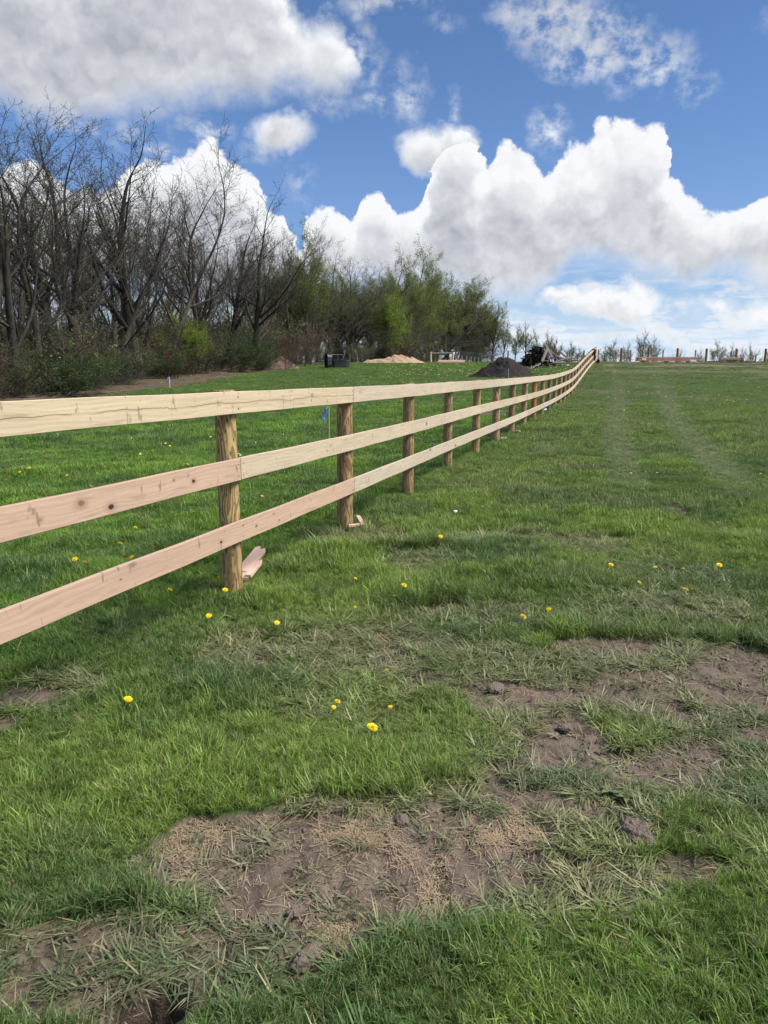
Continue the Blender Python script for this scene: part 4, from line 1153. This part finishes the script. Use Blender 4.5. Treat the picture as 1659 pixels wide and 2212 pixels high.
wire_fence(L2, 'wire fence with thin grey posts along the skyline behind the lumber', M_greyp, .075, 8, 1.42)
for i, (px, ty, lab) in enumerate(((1343, 752, 'thick brown post left of the lumber stack'), (1402, 751.5, 'thick brown post behind the left part of the lumber stack'), (1464.5, 752, 'thick brown post behind the right part of the lumber stack'),
     (1527, 753, 'thick brown post between the lumber stack and the round log pile'), (1592, 753.5, 'thick brown post rising behind the round log pile'), (1655, 753, 'thick brown post cut by the right edge of the photo'))):
    Y = 70; q = PX_(px, ty, Y); g_ = gz_(q.x, Y); mb = MB(); mb.tube([(0, 0, -.4), (0, 0, q.z-g_-.02), (0, 0, q.z-g_)], [.115, .108, .095], 10)
    o = mb.build('fence_post', M_brownp); o.location = (q.x, Y, g_); tag(o, lab, 'post', 'thick bare posts along the crest')
for px, ty, lab in ((1205, 762, 'grey post behind the plank heap'), (1233, 758, 'pale slim post right of the plank heap'), (1553, 770, 'short grey post left of the round log pile')):
    Y = 72; q = PX_(px, ty, Y); g_ = gz_(q.x, Y); mb = MB(); mb.tube([(0, 0, -.3), (0, 0, q.z-g_)], .05, 8); o = mb.build('fence_post', M_greyp); o.location = (q.x, Y, g_); tag(o, lab, 'post')
mb = MB(); Y = 88
gt = empty('pipe_gate', (PX_(1041, 782, Y).x, Y, gz_(PX_(1041, 782, Y).x, Y)), label='low galvanised pipe gate in the wire fence left of the soil heap', cat='gate')
for hz in (.30, .62, .95):
    mb = MB(); mb.tube([(0, 0, hz), (1.3, -.3, hz-.05)], .03, 6); mb.build('bar', M_steel, gt)
for xx in (0, 1.3):
    mb = MB(); mb.tube([(xx, -.23*xx, .05), (xx, -.23*xx, .97)], .03, 6); mb.build('upright', M_steel, gt)
# ---- lumber stack
Y = 66.0; a = PX_(1377.5, 782, Y); b = PX_(1508, 782, Y); g_ = gz_(a.x, Y)
ls = empty('lumber_stack', (a.x, Y, g_), label='banded stack of long reddish boards with two white tags on the crest', cat='lumber stack')
Lx = b.x-a.x; random.seed(4); topz = PX_(1440, 771, Y).z-g_
nl = 7; th = (topz-.10)/nl
for i in range(nl):
    for j in range(4):
        mb = MB(); e = random.uniform(-.05, .05)
        mb.box((Lx/2+e, j*.235, .10+th*(i+.5)), (Lx-random.uniform(0, .12), .225, th*.86)); mb.build('board', M_new if i == nl-1 else M_red, ls)
for xx in (.7, Lx/2, Lx-.7):
    mb = MB(); mb.box((xx, .35, .045), (.10, 1.0, .11)); mb.build('bearer', M_greyb, ls)
for xx, w_ in ((.52, .34), (Lx-.50, .52)):
    mb = MB(); mb.box((xx, -.125, topz*(.62 if xx < 1 else .35)), (w_, .012, .17)); mb.build('tag', M_lab, ls)
# ---- round logs right
random.seed(9)
k_ = 0
for px, n_, lay in ((1560, 3, 0), (1592, 6, 0), (1596, 4, 1), (1600, 2, 2), (1622, 4, 0)):
    for j in range(n_):
        Y = 65.5+random.uniform(-.1, .1); q = PX_(px+j*4.4-(n_ > 3)*4, 782, Y); L = 1.9; an_ = math.radians(112+random.uniform(-4, 4)); r_ = .078
        mb = MB(); mb.tube([(0, 0, 0), (math.cos(an_)*L, math.sin(an_)*L, 0)], r_, 10, cap=False)
        o_ = mb.build('round_log', plain.__globals__['M_new'] if k_ % 3 else M_grey); k_ += 1
        o_.location = (q.x, Y, gz_(q.x, Y)+r_+lay*.14)
        e_ = MB(); c_ = [(0, 0, 0)]+[(.9*r_*math.cos(t)*-math.sin(an_), .9*r_*math.cos(t)*math.cos(an_), .9*r_*math.sin(t)) for t in [2*math.pi*i/10 for i in range(10)]]
        c_ = [Vector(v_)-Vector((math.cos(an_), math.sin(an_), 0))*.004 for v_ in c_]
        e_.add(c_, [(0, i+1, (i+1) % 10+1) for i in range(10)]); e_.build('log_end', M_logend, o_)
        if lay == 0: tag(o_, 'round peeled log lying on the ground in the log pile right of the lumber stack', 'log', 'round logs piled right of the lumber')
        else: tag(o_, 'round peeled log on the upper layers of the log pile right of the lumber stack', 'log', 'round logs piled right of the lumber')
# small heap and reel by the fence end
q = PX_(1351, 782, 66); heap('brush_scrap', M_dirt, (q.x, 66), .65, .5, .22, 31, n=24, rough=.4, label='small scrap of brown brush left of the lumber stack', cat='brush')
q = PX_(1332, 782, 66.4); mb = MB(); mb.tube([(0, 0, -.05), (0, .02, .26)], [.08, .07], 8); o = mb.build('cut_stump', M_white); o.location = (q.x, 66.4, gz_(q.x, 66.4)); tag(o, 'short pale stump at the foot of the leftmost thick post', 'stump')
q = PX_(1290.5, 782, 63.0)
reel = empty('cable_reel', (q.x, 63.0, gz_(q.x, 63)+.2), label='small orange and black reel lying on the grass right of the fence end', cat='reel')
for s_, m_ in ((-1, M_or), (1, M_black)):
    mb = MB(); mb.tube([(s_*.11-.015, 0, 0), (s_*.11+.015, 0, 0)], .20, 20); mb.build('flange', m_, reel)
mb = MB(); mb.tube([(-.1, 0, 0), (.1, 0, 0)], .14, 16); mb.build('drum', M_black, reel)
# ---- jacket over the rail, hanging on the fence
kj = 1+(57.2-5.15)/2.18; x_, y_ = post_xy(kj); zt3 = top_z(kj)
ja = empty('work_jacket', (x_, y_, zt3), RZ, label='black and orange work jacket hanging over the top rail near the far end', cat='jacket')
def cloth(w_, h_, mat, loc, seed, name, thick=.02, nx_=10, nz_=14, taper=0):
    V = []; F = []
    for i in range(nz_+1):
        for j in range(nx_+1):
            f = i/nz_; x = (j/nx_-.5)*w_*(1-taper*f); z = -f*h_
            y = .035*math.sin(j*1.4+seed+f*2)+.03*math.sin(j*.7+seed*2)*f
            V.append((loc[0]+x+.02*math.sin(f*7+seed), loc[1]+y, loc[2]+z+.02*math.sin(j*1.1+seed)*f))
    F = [(i*(nx_+1)+j, i*(nx_+1)+j+1, (i+1)*(nx_+1)+j+1, (i+1)*(nx_+1)+j) for i in range(nz_) for j in range(nx_)]
    mb = MB(); mb.add(V, F); o_ = mb.build(name, mat, ja, smooth=True); s_ = o_.modifiers.new('thickness', 'SOLIDIFY'); s_.thickness = thick
    return o_
cloth(.62, .55, M_black, (0, -.19, .03), 1, 'body'); cloth(.62, .30, M_black, (0, -.02, .03), 2, 'back_flap')
mb = MB(); mb.box((0, -.11, .035), (.60, .18, .03)); mb.build('fold', M_black, ja, bevel=.01)
cloth(.20, .80, M_black, (-.22, -.23, -.02), 3, 'sleeve', taper=.4); cloth(.18, .22, M_or, (.24, -.25, -.10), 4, 'orange_panel')
# ---- dark log heap and plank heap
random.seed(14)
Yl = 66.5; xl0 = PX_(1121, 782, Yl).x; xl1 = PX_(1186, 782, Yl).x; wl = xl1-xl0
r_ = .078; row = 0; made = 0
while made < 150 and row < 13:
    half = wl/2*(1-(row/13.5)**1.5)+.04; c0 = (xl0+xl1)/2+row*.030
    nrow = int(2*half/(2*r_))
    for j in range(nrow):
        x = c0+(j-(nrow-1)/2)*2*r_+random.uniform(-.03, .03); rr_ = r_*random.uniform(.7, 1.2); L = random.uniform(1.4, 2.0)
        an_ = math.radians(90+random.uniform(-10, 10)); dy = random.uniform(-.28, .12); z0 = r_+row*r_*1.62+random.uniform(-.02, .02)
        til = random.uniform(-.05, .12)
        mb = MB(); mb.tube([(0, 0, 0), (math.cos(an_)*L/2, math.sin(an_)*L/2, til*.6), (math.cos(an_)*L, math.sin(an_)*L, til)], [rr_, rr_*.97, rr_*.9], 8, cap=False)
        o_ = mb.build('dark_log', M_charlog); o_.location = (x, Yl-.5+dy, gz_(x, Yl)+z0)
        e_ = MB(); d_ = Vector((math.cos(an_), math.sin(an_), 0))
        c_ = [Vector((0, 0, 0))]+[Vector((rr_*math.cos(t)*-d_.y, rr_*math.cos(t)*d_.x, rr_*math.sin(t))) for t in [2*math.pi*i/8 for i in range(8)]]
        c_ = [v_*.97-d_*.004 for v_ in c_]; e_.add(c_, [(0, i+1, (i+1) % 8+1) for i in range(8)]); e_.build('log_end', M_charlog if random.random() < .6 else M_logend, o_)
        tag(o_, 'dark log end in '+('the bottom row' if row == 0 else 'the low rows' if row < 4 else 'the middle rows' if row < 8 else 'the top rows')+' of the black log heap, '+('at its left' if j < nrow/3 else 'in its centre' if j < nrow*2/3 else 'by the plank heap'), 'log', 'dark logs heaped behind the soil heap'); made += 1
    row += 1
def zz_(x, y): return ((1920+x/5.184)/1.736, (1270+y/5.184)/1.736)      # a spot of the enlarged view in photo coordinates
def plank(p0, p1, Y0, Y1, w_, t_, mat, lab, grp='planks heaped beside the dark logs', name='old_plank'):
    a_ = PX_(*zz_(*p0), Y0); b_ = PX_(*zz_(*p1), Y1); a_.z = max(a_.z, gz_(a_.x, a_.y)+.02); b_.z = max(b_.z, gz_(b_.x, b_.y)+.02)
    d_ = b_-a_; L = d_.length; q_ = d_.to_track_quat('X', 'Z')
    mb = MB(); mb.box((L/2, 0, 0), (L, t_, w_), jit=.008); o_ = mb.build(name, mat)
    o_.location = a_; o_.rotation_mode = 'QUATERNION'; o_.rotation_quaternion = q_ @ Euler((random.uniform(-.5, .5), 0, 0)).to_quaternion()
    return tag(o_, lab, 'plank', grp)
M_mid = plain('grey_brown_plank', (.24, .195, .155), .85, .4, 3, .2, 0, .5, (1, 6, 6))
for p0, p1, Y0, Y1, w_, t_, m_, lab in (
    ((580, 450), (682, 205), 60.8, 61.4, .20, .13, M_grey, 'thick grey beam, left leg of the A shape against the dark logs'),
    ((650, 115), (785, 378), 61.9, 60.9, .20, .14, M_grey, 'thick grey beam, right leg of the A shape at the top of the plank heap'),
    ((665, 260), (715, 385), 61.8, 61.3, .18, .12, M_mid, 'short brown beam between the legs of the A shape'),
    ((700, 110), (925, 330), 62.3, 62.0, .22, .12, M_greyb, 'wide brown beam on the upper right slope of the plank heap'),
    ((640, 175), (1045, 430), 61.7, 61.2, .08, .07, M_grey, 'long thin pale pole sloping down the middle of the plank heap'),
    ((705, 215), (930, 375), 61.6, 61.3, .09, .06, M_grey, 'thin pale pole just below the brown beam of the plank heap'),
    ((760, 290), (1085, 415), 61.5, 61.3, .09, .07, M_mid, 'grey-brown pole lying low across the plank heap'),
    ((900, 235), (1120, 410), 62.2, 61.9, .12, .07, M_greyb, 'brown pole outermost on the right slope of the plank heap'),
    ((930, 245), (1060, 370), 62.6, 62.2, .12, .07, M_grey, 'grey pole behind the right slope of the plank heap'),
    ((850, 440), (1095, 370), 60.9, 61.0, .10, .07, M_grey, 'pale plank pointing up to the right across the heap'),
    ((1090, 395), (1275, 372), 61.6, 61.8, .06, .05, M_greyb, 'thin dark pole sticking out to the right of the plank heap'),
    ((820, 455), (1250, 480), 61.0, 61.2, .14, .08, M_greyb, 'long dark beam jutting right at the base of the plank heap'),
    ((800, 462), (1035, 455), 60.8, 60.9, .13, .06, M_grey, 'pale split plank lying level in the middle of the plank heap'),
    ((1030, 440), (1290, 420), 61.3, 61.5, .12, .06, M_mid, 'grey-brown board leaning out to the far right of the plank heap'),
    ((1015, 580), (1110, 515), 60.4, 60.7, .16, .04, M_grey, 'pale square board tilted at the lower right corner of the plank heap'),
    ((1060, 590), (1115, 520), 60.3, 60.6, .07, .04, M_white, 'whitish board end lowest at the right of the plank heap'),
    ((960, 505), (1060, 540), 60.4, 60.5, .10, .04, M_grey, 'pale board lying flat by the lower right corner of the plank heap'),
    ((690, 390), (830, 378), 60.9, 61.0, .10, .06, M_grey, 'pale curved slab on top of the low front heap'),
    ((585, 430), (730, 425), 60.8, 60.9, .06, .05, M_grey, 'thin pale batten at the upper left of the low front heap'),
    ((345, 595), (560, 480), 60.0, 60.7, .11, .05, M_grey, 'pale plank reaching farthest left from the plank heap'),
    ((370, 595), (520, 515), 60.0, 60.4, .12, .05, M_mid, 'grey-brown plank second from the left in the front heap')):
    plank(p0, p1, Y0, Y1, w_, t_, m_, lab)
for i in range(46):      # the low tangled front heap of short boards
    u_ = random.uniform(0, 1); v_ = random.uniform(0, 1)
    cx_ = 440+u_*560; cy_ = 590-v_*(150*(1-abs(u_-.5)*1.3)); L_ = random.uniform(60, 190); an_ = random.uniform(-.28, .28)+(.35 if u_ < .25 else -.1)
    p0 = (cx_-L_/2, cy_+math.sin(an_)*L_/2); p1 = (cx_+L_/2, cy_-math.sin(an_)*L_/2)
    m_ = random.choice([M_grey, M_greyb, M_mid, M_charlog, M_charlog, M_greyb])
    lab = {'weathered_wood': 'pale grey board', 'brown_weathered_wood': 'brown board', 'grey_brown_plank': 'grey-brown board', 'dark_log_bark': 'nearly black board'}[m_.name]+' tangled in the low front of the plank heap'
    plank(p0, p1, 60.2+random.uniform(-.2, .9), 60.2+random.uniform(-.2, .9), random.uniform(.05, .11), random.uniform(.03, .06), m_, lab, 'boards tangled in the low front heap')
for i in range(26):      # the steep middle of the heap
    u_ = random.uniform(0, 1); p0 = (660+u_*230, 180+u_*150+random.uniform(0, 60)); p1 = (p0[0]+random.uniform(60, 260), 430+random.uniform(-30, 60))
    m_ = random.choice([M_grey, M_greyb, M_greyb, M_mid]); lab = {'weathered_wood': 'pale grey board', 'brown_weathered_wood': 'brown board', 'grey_brown_plank': 'grey-brown board'}[m_.name]+' sloping down in the middle of the plank heap'
    plank(p0, p1, 61.9+random.uniform(0, .9), 61.5+random.uniform(0, .8), random.uniform(.07, .14), random.uniform(.04, .07), m_, lab, 'boards sloping in the middle of the plank heap')
# ---- brush pile and curved pale limb by the dirt heap
random.seed(31)
bp = ground_at(552, 800)
brush = empty('brush_pile', bp, label='low pile of cut dark branches left of the brown dirt heap', cat='brush pile')
for i in range(46):
    mb = MB(); c_ = Vector((random.uniform(-1.6, 1.4), random.uniform(0, 1.6), 0)); an_ = random.uniform(-.5, .5)+random.choice((0, 0, 2.6)); L = random.uniform(.7, 1.9); h_ = random.uniform(.05, .75)
    pts = [c_+Vector((math.cos(an_)*L*(f-.5), math.sin(an_)*L*(f-.5)*.6, h_+.25*math.sin(f*3.1)*random.uniform(.3, 1)-.3*f*h_)) for f in (0, .33, .66, 1)]
    mb.tube(pts, [.030, .024, .017, .008], 5); mb.build('branch', M_greyb if random.random() < .6 else M_greyp, brush)
mb = MB(); q = ground_at(520, 803); mb.tube([(-.55, 0, .32), (-.2, 0, .50), (.3, 0, .47), (.62, 0, .30), (.72, 0, 0)], [.03, .04, .04, .035, .03], 8); o = mb.build('curved_limb', M_new); o.location = q; tag(o, 'pale curved barkless limb arching out of the litter left of the brush pile', 'branch')
# loose sticks lying in the mulched margin
for i in range(70):
    px = random.uniform(40, 560); ey = np.interp(px, [30, 250, 400, 480, 590], [872, 852, 833, 818, 803])-random.uniform(1, 14)
    q = ground_at(px, ey); an_ = random.uniform(0, 3.14); L = random.uniform(.3, 1.3); mb = MB()
    mb.tube([(0, 0, 0), (math.cos(an_)*L*.5, math.sin(an_)*L*.5, random.uniform(0, .12)), (math.cos(an_)*L, math.sin(an_)*L, random.uniform(0, .05))], [.016, .013, .006], 5)
    o = mb.build('fallen_stick', M_greyp if random.random() < .5 else M_greyb); o.location = (q[0], q[1], q[2]+.03)
    tag(o, ('long' if L > .8 else 'short')+' fallen stick in the leaf litter before '+nearby(px), 'stick', 'sticks in the leaf litter')
# ---- offcuts by the near posts
def offcut(p0, p1, w_, t_, mat, lab, z=.02, notch=True, tilt=0):
    a_ = Vector(ground_at(*p0)); b_ = Vector(ground_at(*p1)); d_ = b_-a_; L = d_.length; rz_ = math.atan2(d_.y, d_.x)
    V = []; out = [(0, -w_/2), (L*.86, -w_/2), (L, -w_*.25), (L*.9, 0), (L*1.02, w_*.2), (L*.93, w_/2), (0, w_/2)] if notch else [(0, -w_/2), (L, -w_/2), (L*.97, w_/2), (0.01, w_/2)]
    n_ = len(out); V = [(x, y, 0) for x, y in out]+[(x, y, t_) for x, y in out]
    mb = MB(); mb.add(V, [tuple(reversed(range(n_))), tuple(n_+i for i in range(n_))]+[(i, (i+1) % n_, n_+(i+1) % n_, n_+i) for i in range(n_)])
    o_ = mb.build('board_offcut', mat); o_.location = a_+Vector((0, 0, z)); o_.rotation_euler = (tilt, -math.atan2(d_.z, math.hypot(d_.x, d_.y))-.04, rz_)
    return tag(o_, lab, 'wood scrap')
offcut((524, 1252), (566, 1205), .10, .026, M_pinkw, 'pink board offcut with a splintered end leaning behind the nearest post', .045, tilt=.25)
offcut((526, 1262), (562, 1226), .075, .024, M_pinkw, 'narrower pink offcut lying against the larger one behind the nearest post', .03)
offcut((496, 1279), (517, 1274), .035, .02, M_pinkw, 'small pink chip at the foot of the nearest post', .03, False)
offcut((536, 1262), (548, 1249), .05, .022, M_new, 'short pale block in front of the pink offcuts', .05, False)
offcut((753, 1147), (785, 1144), .05, .02, M_new, 'flat pale sliver pointing left below the second post', .04, False)
offcut((785, 1146), (773, 1128), .04, .018, M_pinkw, 'splintered sliver pointing away from the camera below the second post', .045)
offcut((981, 1115), (985, 1113), .03, .015, M_lab, 'tiny white scrap in the short grass right of the fence', .04, False)
offcut((1083, 953), (1090, 951), .08, .02, M_lab, 'white scrap at the foot of the sixth post', .04, False)
offcut((1104, 935), (1123, 937), .05, .02, M_new, 'thin pale sliver at the foot of the seventh post', .04, False)
offcut((1174, 893), (1178, 891), .10, .02, M_lab, 'pale sliver leaning at the tenth post', .10, False)
offcut((1032, 904), (1092, 907), .09, .04, M_new, 'nearer of two long pale battens lying in the grass behind the fence', .10, False)
offcut((1040, 897.5), (1103, 900), .09, .04, M_new, 'farther of two long pale battens lying in the grass behind the fence', .10, False)
# ---- mud clods
def clod(px, py, sx, sy, sz, seed, lab):
    q = ground_at(px, py); bm = bmesh.new(); bmesh.ops.create_icosphere(bm, subdivisions=5, radius=1)
    A = np.array([v.co[:] for v in bm.verts]); nn = fbm(A[:, 0]*1.8+seed, A[:, 1]*1.8+A[:, 2]*1.3, 4, seed); n2 = fbm(A[:, 0]*6+A[:, 2]*3, A[:, 1]*6+seed, 3, seed+3)
    k = .62+.62*nn+.26*(n2-.5)
    for v, kk in zip(bm.verts, k):
        v.co = Vector((v.co.x*sx*kk, v.co.y*sy*kk, max(-.35, v.co.z)*sz*kk))
    me_ = bpy.data.meshes.new('mud_clod'); bm.to_mesh(me_); bm.free(); me_.materials.append(M_clod)
    o_ = bpy.data.objects.new('mud_clod', me_); link(o_); o_.location = (q[0], q[1], q[2]+sz*.15); o_.rotation_euler = (0, 0, seed)
    return tag(o_, lab, 'mud clod')
clod(1372, 1806, .088, .055, .050, 2, 'largest mud clod, two-lobed, in the grass at the lower right')
clod(868, 1772, .034, .026, .018, 5, 'dark round clod at the far edge of the big mud patch')
clod(664, 2072, .060, .030, .028, 7, 'low mud clod where the mud meets lush grass at the bottom centre')
clod(640, 1972, .030, .022, .014, 4, 'small clod in the lower part of the big mud patch')
#clod(700, 1925, .034, .022, .022, 11, 'small crumbly clod in the middle of the big mud patch')
#clod(395, 1870, .040, .028, .024, 13, 'clod on the left arm of the big mud patch')
#clod(455, 1905, .048, .030, .026, 17, 'dark clod left of the straw tuft in the big mud patch')
clod(1222, 1572, .038, .028, .016, 19, 'dark clod in the trampled grass left of the lush clump')
clod(1070, 1488, .06, .04, .022, 23, 'flat clod in the small bare patch right of centre')
# ---- the burrow at the bottom left: its dark inside
# ---- dandelions
M_yel = plain('dandelion_yellow', (.85, .62, .02), .7, .12, 60, .2, 0, .2)
M_stem = plain('dandelion_stem', (.16, .22, .06), .6, .15, 20, .3, 0, .1)
def dandelion():
    root = empty('dandelion'); mb = MB(); rr = np.random.RandomState(2)
    for layer, (n_, r_, zz0, up_) in enumerate(((16, .017, 0, .10), (14, .0145, .0025, .35), (11, .010, .005, .7), (7, .006, .007, 1.1))):
        for j in range(n_):
            a_ = 2*math.pi*(j+.4*layer)/n_+rr.uniform(-.1, .1); L = r_*rr.uniform(.85, 1.1); w_ = .0017
            d_ = Vector((math.cos(a_)*math.cos(up_*.7), math.sin(a_)*math.cos(up_*.7), math.sin(up_*.7))); s_ = Vector((-math.sin(a_), math.cos(a_), 0))*w_
            b_ = Vector((0, 0, zz0)); mb.add([b_-s_*.5, b_+s_*.5, b_+d_*L+s_*1.2, b_+d_*L*1.06, b_+d_*L-s_*1.2], [(0, 1, 2, 3, 4)])
    f = mb.build('flower_head', M_yel, root); f.location = (0, 0, .105); f.rotation_euler = (.35, .15, 0)
    mb = MB(); mb.tube([(0, .004, -.02), (.003, .002, .05), (0, 0, .103)], [.0022, .002, .0018], 6)
    c_ = mb.build('stalk', M_stem, root); return root
dd = dandelion(); first = True; random.seed(8)
DR = [(869,1271),(852,1296),(796,1573),(845,1524),(268,1504),(376,1477),(764,1250),(771,1315),(955,1268),(1050,1301),(1119,1337),(1192,1317),(1322,1222),(1418,1224),(1477,1227),(1553,1215),(1479,1272),(1493,1275),(1486,1281),(1375,1257),(838,1446),
      (365,1281),(453,1322),(596,1339),(488,1273),(1644,1024),(1393,1020),(1420,1022),(1362,1020),(723,1521),(720,1527),(949,1161),(1047,1303)]
DL = [(166,1211),(175,1212),(265,1206),(294,1204),(331,1182),(258,1173),(288,1136),(141,1152),(192,1054),(277,1039),(64,1010),(16,1040),(147,1026),(157,1024),(3,1081),(154,994),(565,1071),(313,998),(329,975),(9,1017),(250,1003),(366,963),(470,1245),(452,1231),(45,1022),(230,1012),(404,1002)]
SP_ = {(796,1573): ('largest dandelion, alone in the lush grass in front of the mud', 1.35), (869,1271): ('right dandelion of the pair in the grass right of the nearest post', 1.25), (852,1296): ('lower left dandelion of the pair right of the nearest post', 1.15), (268,1504): ('dandelion near the bare spot at the left edge', 1.2), (1119,1337): ('dandelion alone in front of the trampled strip at centre right', 1.1), (488,1273): ('dandelion flowering against the foot of the nearest post', 1.1), (1322,1222): ('upper leftmost dandelion of the loose row on the right', 1.1)}
for lst, lab in ((DR, 'yellow dandelion in the grass on the near side of the board fence'), (DL, 'yellow dandelion in the grass on the far side of the board fence')):
    for p in lst:
        o = dd if first else copy_tree(dd); first = False
        q = ground_at(*p); s_ = random.uniform(.8, 1.05)*(1 if q[1] < 6 else 1.15)
        l_, k_ = SP_.get(p, (lab, 1)); s_ = s_*k_*(.7 if p in ((845,1524),(838,1446),(376,1477),(723,1521),(720,1527),(764,1250),(1050,1301),(771,1315),(955,1268),(1375,1257)) else 1)
        kq = 1-.100*s_/EYE; o.location = (q[0]*kq, q[1]*kq, gz_(q[0]*kq, q[1]*kq)+.005); o.scale = (s_*1.2, s_*1.2, s_*random.uniform(.75, 1.1)); o.rotation_euler = (random.uniform(.0, .3), random.uniform(-.2, .2), random.uniform(0, 6))
        tag(o, l_, 'dandelion', 'dandelions in the meadow' if p not in SP_ else 'dandelions that stand apart')
M_pale = plain('pale_dandelion', (.60, .58, .22), .7, .2, 60, .2, 0, .1)
# far yellow specks: a flowering patch nobody could count
rr = np.random.RandomState(17); V = []; F = []
def specks(n_, x0, x1, y0, y1):
    for _ in range(n_):
        px = rr.uniform(x0, x1); py = y0+(y1-y0)*rr.uniform()**1.3; q = ground_at(px, py)
        if q[1] > 100: continue
        s_ = rr.uniform(.014, .028)*(1+q[1]/90); z_ = q[2]+rr.uniform(.07, .12); n0 = len(V)
        for a_ in range(6): V.append((q[0]+s_*math.cos(a_*1.047), q[1]+s_*math.sin(a_*1.047), z_))
        V.append((q[0], q[1], z_+s_*.9)); F.extend([(n0+a_, n0+(a_+1) % 6, n0+6) for a_ in range(6)])
specks(150, 840, 1060, 787, 815); specks(70, 1100, 1240, 790, 815); specks(60, 700, 1000, 800, 850); specks(14, 0, 700, 925, 1000); specks(30, 1300, 1650, 800, 900)
o = mesh_np('distant_dandelions', V, F, M_pale); tag(o, 'scatter of tiny yellow flowers across the far grass', kind='stuff')
# ---- dead stalks and straws lying about in the foreground
M_straw = plain('dry_straw', (.36, .27, .17), .8, .2, 20, .2, 0, .2)
random.seed(77)
for (px, py, L, h_, lab) in ((486, 1352, .16, .05, 'dry forked weed stalk in the grass below the low rail'), (886, 1362, .14, .03, 'thin dry stalk lying right of centre'), (782, 1556, .06, .05, 'curled pale dead leaf beside the largest dandelion'),
      (697, 1385, .10, .03, 'short dry stalk in the trampled grass at centre'), (205, 2070, .10, .02, 'long pale dead blade lying in flattened grass at lower left'), (1415, 1790, .07, .03, 'pale straw lying across the largest mud clod'), (850, 2030, .10, .02, 'dry straw below the big mud patch'), (508, 1470, .09, .04, 'bent straw in the dark green grass left of centre')):
    q = Vector(ground_at(px, py)); mb = MB(); a_ = random.uniform(-.5, .9)
    pts = [Vector((math.cos(a_)*L*(f-.5), math.sin(a_)*L*(f-.5), .02+h_*math.sin(f*3)+random.uniform(-.005, .005))) for f in (0, .25, .5, .75, 1)]
    mb.tube(pts, [.0022, .0022, .002, .0017, .001], 5)
    mb.tube([pts[2], pts[2]+Vector((math.cos(a_+1)*L*.3, math.sin(a_+1)*L*.3, h_*.5))], [.0016, .0008], 5)
    o = mb.build('dry_stalk', M_straw); o.location = q; tag(o, lab, 'dry stalk')
# chopped straw and dead grass pressed into the mud: stuff
rr = np.random.RandomState(5); V = []; F = []
xs_ = np.concatenate([rr.uniform(-1.6, 2.2, 60000), rr.uniform(-.8, .6, 60000)]); ys_ = np.concatenate([rr.uniform(1.4, 5.2, 60000), rr.uniform(1.8, 2.6, 60000)]); mm = mudf(xs_, ys_); cl = fbm(xs_*6, ys_*6, 3, 88)
kk = (mm > .35) & (rr.uniform(size=120000) < .03+.35*sst(cl, .52, .66)+.42*field(xs_, ys_, STRAW, .9)*sst(cl+.25*(fbm(xs_*25, ys_*25, 2, 89)-.5), .36, .70)); xs_, ys_ = xs_[kk], ys_[kk]
zs_ = zt(xs_, ys_)+relief(xs_, ys_)+.004
a_ = rr.uniform(0, 6.28, len(xs_)); L_ = .004+rr.gamma(2.0, .006, len(xs_)); w_ = rr.uniform(.0006, .0014, len(xs_)); tl = rr.normal(size=len(xs_))*.004
dxx, dyy = np.cos(a_)*L_, np.sin(a_)*L_; ex, ey_ = -np.sin(a_)*w_, np.cos(a_)*w_
V = np.stack([np.stack([xs_-dxx-ex, ys_-dyy-ey_, zs_+tl], 1), np.stack([xs_-dxx+ex, ys_-dyy+ey_, zs_+tl], 1), np.stack([xs_+dxx+ex, ys_+dyy+ey_, zs_-tl], 1), np.stack([xs_+dxx-ex, ys_+dyy-ey_, zs_-tl], 1)], 1).reshape(-1, 3)
o = mesh_np('chopped_straw', V, np.arange(len(V)).reshape(-1, 4), M_straw); tag(o, 'bits of dry straw trodden into the wet mud', kind='stuff')

# crumbs of earth over the churned mud: stuff
xs_ = rr.uniform(-1.6, 2.4, 40000); ys_ = rr.uniform(1.35, 5.0, 40000); mm = mudf(xs_, ys_); cl = fbm(xs_*4, ys_*4, 3, 95)
kk = (mm > .4) & (rr.uniform(size=40000) < .04+.55*sst(cl, .5, .7)); xs_, ys_ = xs_[kk], ys_[kk]; n_ = len(xs_)
r_ = rr.gamma(2.0, .0016, n_)+.0015; zs_ = zt(xs_, ys_)+relief(xs_, ys_)+r_*.3
o6 = np.array([(1, 0, 0), (-1, 0, 0), (0, 1, 0), (0, -1, 0), (0, 0, 1), (0, 0, -1)], float)
V = np.stack([xs_, ys_, zs_], 1)[:, None]+o6[None]*r_[:, None, None]*rr.uniform(.6, 1.4, (n_, 6, 1))+rr.normal(size=(n_, 6, 3))*r_[:, None, None]*.25
f8 = np.array([(0, 2, 4), (2, 1, 4), (1, 3, 4), (3, 0, 4), (2, 0, 5), (1, 2, 5), (3, 1, 5), (0, 3, 5)])
F = (f8[None]+np.arange(n_)[:, None, None]*6).reshape(-1, 3)
o = mesh_np('mud_crumbs', V.reshape(-1, 3), F, M_clod); tag(o, 'crumbs of earth scattered over the churned mud', kind='stuff')
